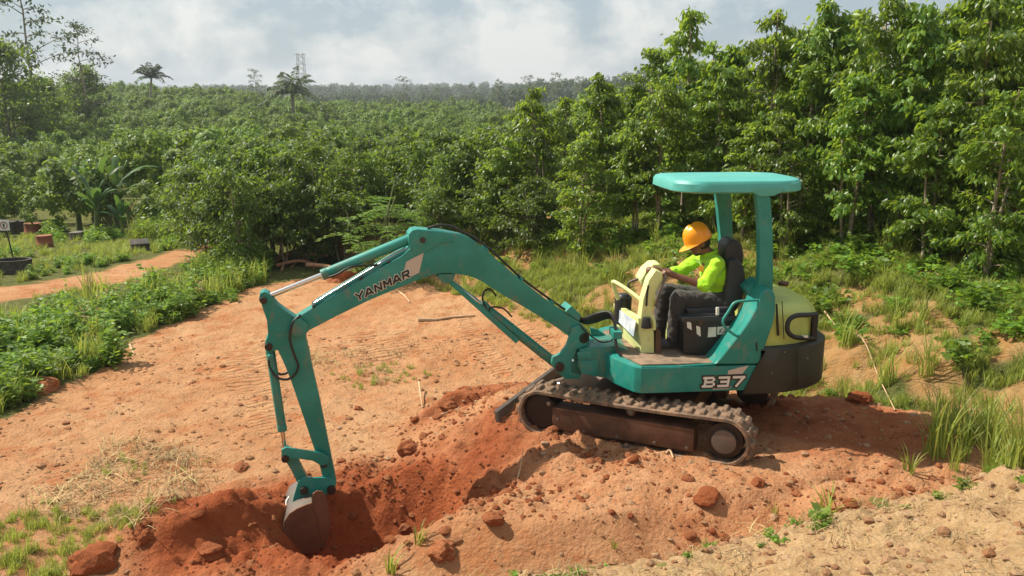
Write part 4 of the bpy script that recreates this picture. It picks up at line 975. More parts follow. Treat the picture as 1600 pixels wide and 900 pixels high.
def tree_meshes(seed, H, Rc, nst=3, nbr=70, lpb=70, L0=.115, droop=.55, base=.12, top=.0, spread=.09, simple=False, shape=None, tw=.035, asp=.45):
    r = np.random.default_rng(seed); paths = []; stems = []
    for k in range(nst):
        a = r.uniform(0, 2 * np.pi); lean = r.uniform(.02, .30) * Rc if nst > 1 else .03; hh = H * (1 if k == 0 else r.uniform(.68, .95))
        t = np.linspace(0, 1, 9); w = np.cumsum(r.normal(0, .03 * H / 4, (9, 2)), 0) * t[:, None]
        P = np.stack([.06 * math.cos(a) + lean * np.cos(a) * t ** .8 + w[:, 0], .06 * math.sin(a) + lean * np.sin(a) * t ** .8 + w[:, 1], t * hh * .97], 1)
        paths.append((P, tw * r.uniform(.75, 1.1), tw * .22)); stems.append(P)
    pos, dr = [], []
    shape = shape or (lambda t: np.interp(t, [0, .12, .35, .6, .85, 1.0], [.45, .75, 1.0, .92, .62, .22]))
    for k in range(nbr):
        P = stems[r.integers(nst)] if r.random() > .35 else stems[0]
        t = base + (1 - base) * ((k + r.random()) / nbr) ** .9
        i = min(int(t * 8), 7); f = t * 8 - i; p0 = P[i] * (1 - f) + P[i + 1] * f
        a = k * 2.399 + r.normal(0, .5); ln = Rc * float(shape(t)) * r.uniform(.55, 1.12)
        o = np.array([math.cos(a), math.sin(a), 0]); rise = r.uniform(.05, .75)
        s = np.linspace(0, 1, 5)[:, None]
        B = p0 + o * ln * s + np.array([0, 0, 1.]) * (ln * rise * s - ln * .28 * s ** 2)
        paths.append((B, tw * .30, tw * .08))
        q = r.uniform(.22, 1.02, lpb) ** .8; bi = np.clip((q * 4).astype(int), 0, 3); bf = q * 4 - bi
        bp = B[bi] * (1 - bf[:, None]) + B[bi + 1] * bf[:, None]
        pos.append(bp + r.normal(0, spread, (lpb, 3)) * np.array([1, 1, .8]))
        dr.append(o * .55 + r.normal(0, .55, (lpb, 3)) + np.array([0, 0, -droop]))
    pos = np.concatenate(pos); dr = np.concatenate(dr); n_ = len(pos)
    L = L0 * r.uniform(.65, 1.3, n_)
    crown = leaf_mesh('crown', pos, dr, L, L * asp * r.uniform(.85, 1.15, n_), r, simple=simple)
    return stick_mesh('trunk', paths, 6), crown
def copy_tree(name, meshes, loc, scale, rz, label, cat, group, mats):
    o = empty(name, loc); o.rotation_euler = (0, 0, rz); o.scale = scale if isinstance(scale, tuple) else (scale,) * 3
    for nm, me, mt in zip(('trunk', 'crown'), meshes, mats):
        c = link(nm, me, mt, o, local=True)
        if nm == 'crown': c['kind'] = 'stuff'
    tag(o, label, cat, group); return o

SRC = {}
def sources(name, meshes):
    col_ = bpy.data.collections.new(name)
    for i, (me, mt) in enumerate(meshes):
        if not me.materials: me.materials.append(mt)
        o = bpy.data.objects.new('%s_%02d' % (name, i), me); col_.objects.link(o)
    SRC[name] = (col_, len(meshes)); return col_
def scatter(name, src, P, scale, label, cat=None, rot=None, idx=None, normal_tilt=0.0):
    col_, k = SRC[src]; n_ = len(P)
    me = bpy.data.meshes.new(name); me.vertices.add(n_); me.vertices.foreach_set('co', np.ascontiguousarray(P, np.float32).ravel())
    rot = rot if rot is not None else np.stack([rng.normal(0, normal_tilt, n_), rng.normal(0, normal_tilt, n_), rng.uniform(0, 2 * np.pi, n_)], 1)
    sc = np.asarray(scale, float); sc = np.stack([sc] * 3, 1) if sc.ndim == 1 else sc
    me.attributes.new('i_rot', 'FLOAT_VECTOR', 'POINT').data.foreach_set('vector', np.ascontiguousarray(rot, np.float32).ravel())
    me.attributes.new('i_scale', 'FLOAT_VECTOR', 'POINT').data.foreach_set('vector', np.ascontiguousarray(sc, np.float32).ravel())
    me.attributes.new('i_idx', 'INT', 'POINT').data.foreach_set('value', np.ascontiguousarray(idx if idx is not None else rng.integers(0, k, n_), np.int32))
    o = bpy.data.objects.new(name, me); C.objects.link(o)
    g = bpy.data.node_groups.new(name, 'GeometryNodeTree')
    g.interface.new_socket('Geometry', in_out='INPUT', socket_type='NodeSocketGeometry'); g.interface.new_socket('Geometry', in_out='OUTPUT', socket_type='NodeSocketGeometry')
    gi, go = g.nodes.new('NodeGroupInput'), g.nodes.new('NodeGroupOutput')
    ip = g.nodes.new('GeometryNodeInstanceOnPoints'); ci = g.nodes.new('GeometryNodeCollectionInfo')
    ci.inputs['Collection'].default_value = col_; ci.inputs['Separate Children'].default_value = True; ci.inputs['Reset Children'].default_value = True
    def na(nm, ty):
        q = g.nodes.new('GeometryNodeInputNamedAttribute'); q.data_type = ty; q.inputs['Name'].default_value = nm; return q.outputs['Attribute']
    g.links.new(gi.outputs[0], ip.inputs['Points']); g.links.new(ci.outputs[0], ip.inputs['Instance'])
    ip.inputs['Pick Instance'].default_value = True
    g.links.new(na('i_idx', 'INT'), ip.inputs['Instance Index']); g.links.new(na('i_rot', 'FLOAT_VECTOR'), ip.inputs['Rotation']); g.links.new(na('i_scale', 'FLOAT_VECTOR'), ip.inputs['Scale'])
    g.links.new(ip.outputs[0], go.inputs[0])
    md = o.modifiers.new('scatter', 'NODES'); md.node_group = g
    tag(o, label, cat, kind='stuff'); return o
def gz1(x, y, fine=True): return float(T(np.array([float(x)]), np.array([float(y)]), fine)[0])

# ------------------------------------------------------------------ trees behind the clearing
VAR = [tree_meshes(100 + k, 4.2, .78 + .10 * (k % 3), nst=2 + k % 2, nbr=52 + 6 * (k % 3), lpb=84, L0=.128 + .022 * (k % 2), base=.12 + .06 * (k % 4), droop=.95, spread=.075, tw=.046) for k in range(9)]
LOWV = [tree_meshes(140 + k, 2.8, 1.15, nst=3, nbr=66, lpb=64, L0=.125, base=.14 + .09 * (k % 3), tw=.03) for k in range(5)]
def ordinal(k):
    return ['first', 'second', 'third', 'fourth', 'fifth', 'sixth', 'seventh', 'eighth', 'ninth', 'tenth', 'eleventh', 'twelfth', 'thirteenth', 'fourteenth', 'fifteenth', 'sixteenth', 'seventeenth', 'eighteenth', 'nineteenth', 'twentieth', 'twenty-first', 'twenty-second', 'twenty-third', 'twenty-fourth'][k]
def plant_tree(top, var, H0, label, group, name='plantation_tree', mats=(BARK, LEAF), wide=1.0):
    px_, py_, dep = top; p = at_depth(px_, py_, dep); g = gz1(p.x, p.y) - .05
    s = (p.z - g) / H0; ws = (s * .55 + .45) * wide
    return copy_tree(name, var, (p.x, p.y, g), (ws, ws, s), random.uniform(0, 6.28), label, 'tree', group, mats)
RIGHT = sorted([(785, 205, 17.5), (850, 128, 18.2), (905, 215, 15.6), (950, 112, 17.6), (1000, 185, 15.6), (1075, 12, 16.2), (1040, 130, 15.4), (1130, 95, 15.2), (1205, 10, 15), (1165, 190, 13.8), (1262, 55, 14.4), (1325, -8, 14.4), (1398, -15, 13.6), (1345, 110, 12.8), (1450, 0, 12.8), (1505, -25, 13.0), (1565, -10, 11.9), (1620, -30, 12.0), (1700, -40, 11.8), (1800, -40, 11.6), (1475, 150, 11.8), (1240, 170, 13.2), (1575, 130, 11.0)])
for k, t in enumerate(RIGHT):
    plant_tree(t, VAR[(k * 4) % 9], 4.2, 'glossy-leaved tree at the clearing edge, %s from the left of the tall right-hand row' % ordinal(k), 'tall trees behind the excavator')
for k, t in enumerate(sorted([(820, 150, 22), (880, 150, 23), (930, 135, 21), (990, 150, 21), (1030, 70, 19.5), (1105, 60, 19), (1155, 70, 18.5), (1235, 45, 18), (1290, 40, 18), (1360, 15, 17.5), (1430, 5, 17), (1480, 0, 16.5), (1540, -10, 16), (1600, -20, 15.5), (1680, -20, 15), (1780, -30, 15), (1090, 150, 18), (1200, 120, 17), (1300, 120, 16.5), (1420, 120, 15.5), (1530, 110, 14.5), (1640, 60, 14.5), (1010, 210, 18.5), (1900, -30, 14)])):
    plant_tree(t, VAR[(k * 5 + 1) % 9], 4.2, 'leafy tree half hidden behind the tall right-hand row, %s from the left of those behind' % ordinal(k), 'trees half hidden behind the tall row', wide=1.1)
MID = sorted([(318, 262, 19.2), (345, 238, 19.8), (378, 258, 18.3), (420, 226, 20), (468, 240, 19.2), (512, 224, 20.5), (556, 238, 19.8), (612, 228, 21), (660, 224, 20), (702, 236, 19), (742, 214, 19), (770, 250, 17.8), (440, 280, 18.6), (530, 290, 18.8), (690, 290, 18.0), (820, 280, 16.8)])
for k, t in enumerate(MID):
    plant_tree(t, LOWV[(k * 3) % 5], 2.8, 'dark bushy tree behind the boom, %s from the left of the low row' % ordinal(k), 'low trees behind the boom', 'bushy_tree', mats=(BARK, MIDL))
for k, t in enumerate(sorted([(300, 240, 25), (350, 222, 26), (400, 215, 26), (450, 222, 24), (505, 212, 25.5), (560, 218, 25), (610, 212, 26), (660, 208, 25), (715, 205, 24), (760, 195, 23), (330, 290, 22), (585, 260, 22.5), (480, 265, 22), (640, 265, 22), (730, 260, 21.5), (800, 200, 21.5)])):
    plant_tree(t, LOWV[(k * 2 + 1) % 5], 2.8, 'bushy tree half hidden behind the low row, %s from the left of those behind' % ordinal(k), 'bushy trees half hidden behind the low row', 'bushy_tree', mats=(BARK, MIDL), wide=1.25)

# feathery compound-leaved tree left of the boom top
def frond_leaves(P, n_, ll, wid, r, drop=.25):
    """two rows of leaflets along a rachis polyline P"""
    t = np.linspace(.12, 1, n_); m_ = len(P) - 1; i = np.clip((t * m_).astype(int), 0, m_ - 1); f = (t * m_ - i)[:, None]
    p = P[i] * (1 - f) + P[i + 1] * f; d = unit(P[i + 1] - P[i]); s = unit(np.cross(d, np.array([0, 0, 1.0]))); sz = np.interp(t, [0, .2, .6, 1], [.6, 1, .95, .35])
    pos = np.concatenate([p, p]); dr = np.concatenate([s + d * .35, -s + d * .35]) + np.array([0, 0, -drop]) + r.normal(0, .06, (2 * n_, 3))
    L = np.concatenate([sz, sz]) * ll; return pos, dr, L, L * 0 + wid
def feather_meshes(seed):
    r = np.random.default_rng(seed); paths = []; A = [[], [], [], []]
    for k in range(5):
        a = r.uniform(0, 6.28); t = np.linspace(0, 1, 6)[:, None]; top = np.array([math.cos(a) * .45, math.sin(a) * .45, r.uniform(1.2, 1.9)])
        P = t * top + np.array([0, 0, .2]) * t * (1 - t); paths.append((P, .028, .010))
        for j in range(9):
            q = r.uniform(.35, 1); b0 = P[int(q * 5)]; b = r.uniform(0, 6.28); ln = r.uniform(.45, .8); o = np.array([math.cos(b), math.sin(b), 0])
            s = np.linspace(0, 1, 7)[:, None]; B = b0 + o * ln * s + np.array([0, 0, 1.]) * (ln * .45 * s - ln * .55 * s ** 2); paths.append((B, .006, .002))
            for w in np.linspace(.25, 1, 9):
                i = min(int(w * 6), 5); c0 = B[i]; dd = unit(B[i + 1] - B[i]) if i < 6 else o
                sd = np.cross(dd, [0, 0, 1.])
                for sg in (1, -1):
                    Q = c0 + (sd * sg + dd * .5) * np.linspace(0, .17 * (1.15 - .4 * w), 4)[:, None]
                    for arr, v in zip(A, frond_leaves(Q, 7, .045, .016, r)): arr.append(v)
    return stick_mesh('trunk', paths, 5), leaf_mesh('crown', *[np.concatenate(v) for v in A], r=r, simple=True)
fm = feather_meshes(3)
p = ground_at(600, 405)
copy_tree('feathery_tree', fm, (p.x, p.y - 1.4, gz1(p.x, p.y - 1.4)), 1.18, .4, 'bright green feathery-leaved young tree standing out left of the boom top', 'tree', None, (STEMG, FEATHER))

# ------------------------------------------------------------------ plantation hill
def bush_mesh(seed, H=2.6, Rr=1.0, nb=34, lp=60, L0=.16):
    r = np.random.default_rng(seed); pos, dr, nr = [], [], []
    for k in range(nb):
        a = r.uniform(0, 6.28); e = math.asin(r.uniform(-.35, 1)); c = np.array([math.cos(a) * math.cos(e) * Rr * .78, math.sin(a) * math.cos(e) * Rr * .78, H * .56 + math.sin(e) * H * .36]) * r.uniform(.8, 1.08)
        v = unit(r.normal(0, 1, (lp, 3)) + unit(c - np.array([0, 0, H * .4])) * .9); pos.append(c + v * r.uniform(.10, .30, (lp, 1)) * (H / 2.6)); dr.append(np.cross(v, r.normal(0, 1, (lp, 3))) + v * .35 + np.array([0, 0, -.25])); nr.append(unit(v + unit(c - np.array([0, 0, H * .35])) * .5 + r.normal(0, .22, (lp, 3))))
    pos = np.concatenate(pos); n_ = len(pos); L = L0 * r.uniform(.7, 1.3, n_)
    return leaf_mesh('foliage', pos, np.concatenate(dr), L, L * .6, r, nrm=np.concatenate(nr), simple=True)
sources('bush', [(bush_mesh(200 + k, 2.6, .95 + .07 * k), BUSHL) for k in range(6)])
N0 = 22000
yy = np.sqrt(rng.uniform(22.5 ** 2, 175 ** 2, N0)); xx = yy * rng.uniform(-.80, .62, N0)
keep = ~((yy < 27) & (xx > -7.0 - (yy - 22) * .0) & (xx < 14)) & ~((yy < 40) & (xx > 3) & (yy < 24 + xx))
keep &= ~((yy < 26) & (xx < -7.0)) & (fbm(xx / 9, yy / 9, 53, 3) > -.38)
xx, yy = xx[keep], yy[keep]
# thin to a spacing
cell = 2.0; key = (np.floor(xx / cell).astype(int) * 100003 + np.floor(yy / cell).astype(int)); _, u_i = np.unique(key, return_index=True); xx, yy = xx[u_i], yy[u_i]
zz_ = T(xx, yy, False) - .15
sc = rng.uniform(.72, 1.25, len(xx)) * (1 + .45 * fbm(xx / 11, yy / 11, 51, 3)) * np.interp(yy, [22, 60, 170], [.85, .95, 1.1])
near_i = np.argsort(yy)[:40]; far_m = np.ones(len(xx), bool); far_m[near_i] = False
scatter('plantation', 'bush', np.stack([xx, yy, zz_], 1)[far_m], np.stack([sc, sc, sc * rng.uniform(.85, 1.15, len(sc))], 1)[far_m], 'rows of green bushes covering the hill behind the clearing', 'plantation')
bush_src = [o.data for o in SRC['bush'][0].objects]
for k, i in enumerate(near_i):
    o = bpy.data.objects.new('plantation_bush', bush_src[k % 6]); C.objects.link(o); o.location = (xx[i], yy[i], zz_[i]); o.scale = (sc[i],) * 3; o.rotation_euler = (0, 0, random.uniform(0, 6.28))
    tag(o, 'rounded green bush in the nearest rows of the plantation hill', 'bush', 'nearest bushes of the plantation')

# ------------------------------------------------------------------ far woods, tall trees, palms, pylon
sources('far_tree', [(bush_mesh(240 + k, 8, 2.6, 34, 36, .5), FARL) for k in range(4)])
n_ = 1500; yy = rng.uniform(215, 430, n_); xx = yy * rng.uniform(-.8, .8, n_); zz_ = T(xx, yy, False)
hh = rng.uniform(.55, 1.15, n_) * np.interp(xx / yy, [-.6, -.2, -.05, .02, .2, .7], [.75, .75, .72, 1.25, 1.7, 1.7]) * np.interp(yy, [215, 430], [.75, 1.15])
y2 = rng.uniform(430, 1000, 1500); x2 = y2 * rng.uniform(-.75, .5, 1500); xx = np.concatenate([xx, x2]); yy = np.concatenate([yy, y2]); zz_ = np.concatenate([zz_, T(x2, y2, False)]); hh = np.concatenate([hh, rng.uniform(.7, 1.3, 1500)])
scatter('far_wood', 'far_tree', np.stack([xx, yy, zz_], 1), hh, 'distant hazy wood along the skyline', 'wood')
TALL = [tree_meshes(300 + k, 10, 2.6, nst=1, nbr=26, lpb=46, L0=.26, droop=.1, base=.25, spread=.17, simple=True, tw=.10, shape=lambda t: np.interp(t, [0, .25, .3, .6, .85, 1.], [.2, .5, .95, .9, .75, .35])) for k in range(3)]
DARKT = [tree_meshes(320 + k, 9, 3.4, nst=2, nbr=80, lpb=80, L0=.34, droop=.2, base=.12, spread=.35, simple=True, tw=.12) for k in range(2)]
for k, (t, lab) in enumerate([((38, -12, 72), 'tall thin-crowned tree cut by the top edge at far left of the skyline'), ((120, 28, 78), 'tall slender tree with layered airy crown on the left skyline'), ((398, 106, 150), 'small airy tree on the skyline between the two palms'), ((632, 117, 190), 'tallest airy tree of the middle skyline above the boom top'), ((735, 130, 200), 'narrow pointed tree on the middle skyline left of the right-hand trees'), ((905, 118, 210), 'airy tree on the skyline behind the left end of the tall row'), ((778, 122, 215), 'airy skyline tree just left of the tall right-hand row'), ((822, 116, 225), 'airy skyline tree seen above the left end of the tall row'), ((870, 112, 220), 'round-topped airy skyline tree left of the palm head'), ((985, 110, 215), 'airy skyline tree left of the tallest right-hand tree'), ((682, 136, 230), 'short airy tree on the middle skyline right of the tallest one'), ((560, 140, 240), 'faint low airy tree on the skyline right of the pylon')]):
    px_, py_, dep = t; p = at_depth(px_, py_, dep); g = gz1(p.x, p.y, False)
    if k == 0: p.z = 14
    s = (p.z - g) / 10; copy_tree('skyline_tree', TALL[k % 3], (p.x, p.y, g), (s * 1.0, s * 1.0, s), random.uniform(0, 6), lab, 'tree', None, (BARK, FARL))
for k, (t, lab) in enumerate([((8, 62, 58), 'big dark spreading tree at the left edge of the hill'), ((-70, 40, 55), None), ((60, 118, 62), 'lower dark tree leaning out from the left edge trees'), ((118, 100, 80), 'dark bushy tree below the slender skyline tree')]):
    if lab is None: continue
    px_, py_, dep = t; p = at_depth(px_, py_, dep); g = gz1(p.x, p.y, False); s = (p.z - g) / 9
    copy_tree('dark_tree', DARKT[k % 2], (p.x, p.y, g), (s, s, s), random.uniform(0, 6), lab, 'tree', None, (BARK, MIDL))
def palm_meshes(seed, H, fr, nf=18):
    r = np.random.default_rng(seed); t = np.linspace(0, 1, 8)[:, None]; P = np.concatenate([.35 * t ** 2, .1 * t, H * t], 1); paths = [(P, .16, .10)]; A = [[], [], [], []]; top = P[-1]
    for k in range(nf):
        a = k * 2.4 + r.normal(0, .2); e = r.uniform(.1, 1.45); o = np.array([math.cos(a) * math.cos(e), math.sin(a) * math.cos(e), math.sin(e)]); s = np.linspace(0, 1, 9)[:, None]
        B = top + o * fr * s + np.array([0, 0, -1.]) * (fr * (.28 + .30 * math.cos(e)) * s ** 2.4); paths.append((B, .03, .01))
        for arr, v in zip(A, frond_leaves(B, 22, .62, .10, r, .45)): arr.append(v)
    return stick_mesh('trunk', paths, 6), leaf_mesh('crown', *[np.concatenate(v) for v in A], r=r, simple=True)

for k, (px_, py_, dep, fs, lab) in enumerate([(231, 108, 120, 1.25, 'coconut palm standing alone above the left plantation skyline'), (456, 128, 95, 1.5, 'large palm with drooping fronds in front of the pylon'), (290, 137, 150, .9, 'small palm head just right of the lone coconut palm'), (325, 142, 160, .8, 'tiny palm head midway between the lone palm and the airy tree'), (940, 128, 180, 1.0, 'palm head among skyline trees behind the tall row')]):
    p = at_depth(px_, py_ + 14, dep); g = gz1(p.x, p.y, False); hp = max((p.z - g) / fs, 1.0)
    copy_tree('palm_tree', palm_meshes(5 + k, hp, 2.6), (p.x, p.y, g), (fs, fs, fs), random.uniform(0, 6), lab, 'palm', None, (BARK, FARL))
# pylon
p = at_depth(472, 140, 420); ptop = at_depth(472, 83, 420); pg = gz1(p.x, p.y, False); H_ = ptop.z - pg
pyl = empty('power_pylon', (p.x, p.y, pg)); tag(pyl, 'grey steel lattice power pylon on the skyline behind the large palm', 'pylon')
PYM = surf('galvanised_steel', (0.30, 0.31, 0.32), .6, .4)
def bars(name, segs, rr, loc=pyl):
    bm = bmesh.new()
    for a_, b_ in segs: cyl_bm(a_, b_, rr, n=4, bm=bm)
    me = bpy.data.meshes.new(name); bm.to_mesh(me); bm.free(); return link(name, me, PYM, pyl, local=True)
def pw(h): return np.interp(h, [0, .55, 1], [3.2, 1.7, 1.4])
legs = []
for sx, sy in ((1, 1), (1, -1), (-1, 1), (-1, -1)):
    for h0, h1 in ((0, .55), (.55, 1)): bars('leg', [(Vector((sx * pw(h0), sy * pw(h0), h0 * H_)), Vector((sx * pw(h1), sy * pw(h1), h1 * H_)))], .16)
seg = []
for k in range(9):
    h0, h1 = k / 9, (k + 1) / 9; w0, w1 = pw(h0), pw(h1)
    for sy in (1, -1): seg += [(Vector((-w0, sy * w0, h0 * H_)), Vector((w1, sy * w1, h1 * H_))), (Vector((w0, sy * w0, h0 * H_)), Vector((-w1, sy * w1, h1 * H_)))]
lat = bars('lattice', seg, .09); lat['kind'] = 'stuff'
for h_ in (.98, .80, .62):
    bars('cross_arm', [(Vector((-2.6, 0, h_ * H_)), Vector((2.6, 0, h_ * H_)))], .16)

# ------------------------------------------------------------------ banana clump
def banana_mesh(seed, nl=13, H=2.4):
    r = np.random.default_rng(seed); V, Fc, rn, off = [], [], [], 0
    for k in range(nl):
        a = k * 2.4 + r.normal(0, .3); e = r.uniform(.75, 1.5); ln = r.uniform(1.2, 2.0); o = np.array([math.cos(a) * math.cos(e), math.sin(a) * math.cos(e), math.sin(e)])
        t = np.linspace(0, 1, 10)[:, None]; B = np.array([0, 0, H * r.uniform(.35, .6)]) + o * ln * t + np.array([0, 0, -1.]) * ln * .42 * t ** 2.5
        d = unit(np.gradient(B, axis=0)); s = unit(np.cross(d, [0, 0, 1.0])); w = np.interp(t[:, 0], [0, .12, .3, .7, 1], [.02, .04, .14, .12, .02])[:, None] * (1 + .18 * r.normal(0, 1, (10, 1)))
        u = np.cross(s, d); row = np.stack([B - s * w - u * w * .35, B, B + s * w - u * w * .35], 1); V.append(row.reshape(-1, 3)); rn.append(np.full(30, r.random()))
        i = np.arange(9)[:, None] * 3; j = np.arange(2)[None]; Fc.append((off + np.stack([i + j, i + j + 1, i + 3 + j + 1, i + 3 + j], -1)).reshape(-1, 4)); off += 30
    return np_mesh('leaf', np.concatenate(V), np.concatenate(Fc), {'rnd': np.concatenate(rn)})
BAN = [banana_mesh(k) for k in range(4)]
STEMM = stick_mesh('stem', [(np.array([[0, 0, 0], [.02, 0, .6], [.0, .02, 1.3]]), .10, .06)], 8)
for k, (px_, py_, dep, s, lab) in enumerate([(150, 318, 26, 1.0, 'tallest banana plant of the clump left of the dirt road'), (120, 322, 27, 1.0, 'banana plant at the left end of the banana clump'), (180, 322, 27, 1.05, 'banana plant at the right end of the banana clump with drooping leaves'), (150, 332, 24.6, .75, 'short banana plant in front of the banana clump'), (190, 340, 24.5, .55, 'smallest banana shoot right of the banana clump')]):
    p = at_depth(px_, py_, dep); g = gz1(p.x, p.y, False); o = empty('banana_plant', (p.x, p.y, g)); o.scale = (s,) * 3; o.rotation_euler = (0, 0, k * 1.3)
    link('stem', STEMM, STEMG, o, local=True); lf = link('leaves', BAN[k % 4], BANANAL, o, local=True); lf['kind'] = 'stuff'; tag(o, lab, 'banana plant', None)

# ------------------------------------------------------------------ weeds and grass
def weed_mesh(seed, H, Rr, ns, lp, L0, asp=.5):
    r = np.random.default_rng(seed); pos, dr = [], []
    for k in range(ns):
        a = r.uniform(0, 6.28); q = r.uniform(.1, 1) * Rr; tip = np.array([math.cos(a) * q, math.sin(a) * q, H * r.uniform(.6, 1.05) * (1 - .35 * (q / Rr) ** 2)])
        t = r.uniform(.12, 1.0, lp)[:, None]; b0 = tip * np.array([.35, .35, 0]); pos.append(b0 + (tip - b0) * t)
        v = r.normal(0, 1, (lp, 3)); v[:, 2] = np.abs(v[:, 2]) * .35 - .15; dr.append(v)
    pos = np.concatenate(pos); n_ = len(pos); L = L0 * r.uniform(.6, 1.35, n_)
    return leaf_mesh('weed', pos, np.concatenate(dr), L, L * asp, r, simple=True, curl=.12)
def tuft_mesh(seed, nb, H, Rr, W=.010, lean=.5):
    r = np.random.default_rng(seed); a = r.uniform(0, 6.28, nb); q = Rr * np.sqrt(r.random(nb)); hh = H * r.uniform(.45, 1.1, nb); ln = lean * r.uniform(.2, 1.3, nb) * hh
    b0 = r.uniform(0, 6.28, nb); o = np.stack([np.cos(b0), np.sin(b0), 0 * a], 1); s = np.stack([-np.sin(b0), np.cos(b0), 0 * a], 1)
    base = np.stack([np.cos(a) * q, np.sin(a) * q, 0 * a], 1); V = []
    for t, w in ((0, 1), (.4, .9), (.75, .6), (1, .06)):
        c = base + o * (ln * t ** 2)[:, None] + np.array([0, 0, 1.]) * (hh * (t - .25 * (ln / hh) * t ** 2.5))[:, None]; V += [c - s * W * w, c + s * W * w]
    V = np.stack(V, 1); t = np.array([[0, 1, 3, 2], [2, 3, 5, 4], [4, 5, 7, 6]]); Fc = (np.arange(nb)[:, None, None] * 8 + t[None]).reshape(-1, 4)
    return np_mesh('tuft', V.reshape(-1, 3), Fc, {'rnd': np.repeat(r.random(nb), 8)})
sources('weed', [(weed_mesh(400 + k, .42, .26, 16, 16, .085), WEEDL) for k in range(5)])
sources('creeper', [(weed_mesh(420 + k, .16, .24, 14, 10, .06, .6), WEEDL) for k in range(4)])
sources('mixed', [(weed_mesh(410 + k, .50, .22, 12, 12, .075, .38), WEEDL) for k in range(3)] + [(tuft_mesh(415 + k, 40, .42, .14, .006, .5), GRASSL) for k in range(3)] + [(weed_mesh(418, .55, .18, 8, 14, .06, .45), DRYL)])
sources('tuft', [(tuft_mesh(440 + k, 42, .30, .11, .006, .6), GRASSL) for k in range(5)])
sources('long_tuft', [(tuft_mesh(460 + k, 34, .75, .10, .008, .55), GRASSL) for k in range(4)])
sources('straw', [(tuft_mesh(480 + k, 16, .12, .16, .004, 2.2), DRYL) for k in range(3)])
def field(n_, x0, x1, y0, y1):
    x = rng.uniform(x0, x1, n_); y = rng.uniform(y0, y1, n_); z = T(x, y); a_, b_, f = project(x, y, z); return x, y, z, a_, b_
x, y, z, a_, b_ = field(60000, -22, 6, 8.5, 27)
q = foot_dist(x, y); j1 = a_ + 34 * fbm(x * .9, y * .9, 61, 4); j2 = b_ + 24 * fbm(x * 1.3 + 9, y * 1.3, 67, 4)
road_m = in_poly(a_, b_ + 3, [(u_, v_ + (4 if i > 9 else -2)) for i, (u_, v_) in enumerate(ROAD)])
clear_m = in_poly(j1, j2, CLEAR)
veg = ~road_m & ~clear_m & (q < .2)
near = in_poly(j1, j2, [(-900, 690), (-300, 560), (0, 512), (180, 476), (300, 436), (345, 412), (450, 424), (470, 440), (300, 492), (215, 535), (140, 590), (0, 665), (-420, 700), (-900, 900)])
heap = in_poly(a_, b_, [(415, 385), (560, 385), (570, 460), (415, 460)])
veg = veg & ~heap
wm = veg & near & (rng.random(len(x)) < .20); P = np.stack([x, y, z - .02], 1)
wm2 = veg & near & (rng.random(len(x)) < .16)
scatter('mixed_weeds', 'mixed', P[wm2], rng.uniform(.4, 1.25, wm2.sum()) * (1 + .8 * fbm(x[wm2] * .8, y[wm2] * .8, 8, 3)), 'taller mixed weeds and grass between the clearing and the dirt road', 'weeds', idx=np.where(rng.random(wm2.sum()) < .05, 6, rng.integers(0, 6, wm2.sum())))
scatter('weeds', 'weed', P[wm], rng.uniform(.4, 1.0, wm.sum()) * (1 + .8 * fbm(x[wm] * .7, y[wm] * .7, 7, 3)), 'lush green weeds between the clearing and the dirt road', 'weeds')
shade_road = in_poly(a_, b_, [(-900, 640), (-300, 525), (0, 474), (180, 443), (325, 396), (350, 410), (300, 436), (180, 476), (0, 512), (-300, 560), (-900, 690)])
for dx_, dy_ in ((71, 386), (52, 368), (121, 374), (22, 424), (8, 366), (219, 392), (32, 362)): shade_road |= in_poly(a_, b_, [(dx_ - 20, dy_ - 10), (dx_ + 20, dy_ - 10), (dx_ + 22, dy_ + 26), (dx_ - 22, dy_ + 26)])
gm = veg & ~near & ~shade_road & (rng.random(len(x)) < .16) & (fbm(x * .5, y * .5, 15, 3) > -.12)
scatter('rough_weeds', 'weed', P[gm], rng.uniform(.35, .95, gm.sum()) * np.interp(y[gm], [14, 22, 26], [.6, .8, 1.5]), 'rough green growth beyond the dirt road', 'weeds')
bgm = veg & ~near & (y > 23.2) & (x < -6.5) & ~in_poly(a_, b_, [(-60, 150), (215, 150), (215, 420), (-60, 420)]) & (rng.random(len(x)) < .12)
scatter('thicket_weeds', 'mixed', P[bgm], rng.uniform(.8, 2.0, bgm.sum()), 'tall tangled growth below the banana plants and hill bushes', 'weeds', idx=rng.integers(0, 6, bgm.sum()))
tm = veg & ~(shade_road & (rng.random(len(x)) < .6)) & (rng.random(len(x)) < .22)
scatter('road_grass', 'tuft', P[tm], rng.uniform(.35, .85, tm.sum()), 'grass growing beside the dirt road', 'grass')
# bank
x, y, z, a_, b_ = field(90000, -2.5, 16, 4.5, 19); q = foot_dist(x, y); P = np.stack([x, y, z - .01], 1)
fr = fresh_mask(x, y); bare = np.zeros(len(x))
for (bx, by, br) in ((930, 400, 60), (1540, 408, 45), (1340, 470, 55), (1450, 430, 40), (1560, 540, 60), (1380, 540, 45), (1470, 510, 40)):
    bare = np.maximum(bare, 1 - sstep(.5, 1.2, np.hypot((a_ - bx) / br, (b_ - by) / (br * .42))))
bw = sstep(0.0, .25, fbm(x / 1.1 + 3, y / 1.1, 83, 4) + 0.34 * (sstep(-.2, .5, q) - sstep(1.0, 2.8, q)) - .05)
dens = np.clip(1 - .92 * np.maximum(bare, bw * sstep(-.2, .3, q) * (1 - sstep(3.5, 5, q))), .05, 1) * (q > -.05) * (fr < .25) * (y > bank_edge(x) + .2)
pick = rng.random(len(x))
dens = np.clip(dens, .24, 1) * np.interp(y, [6, 8, 10], [.35, .6, 1]) * (q > -.05) * (fr < .25) * (y > bank_edge(x) + .2)
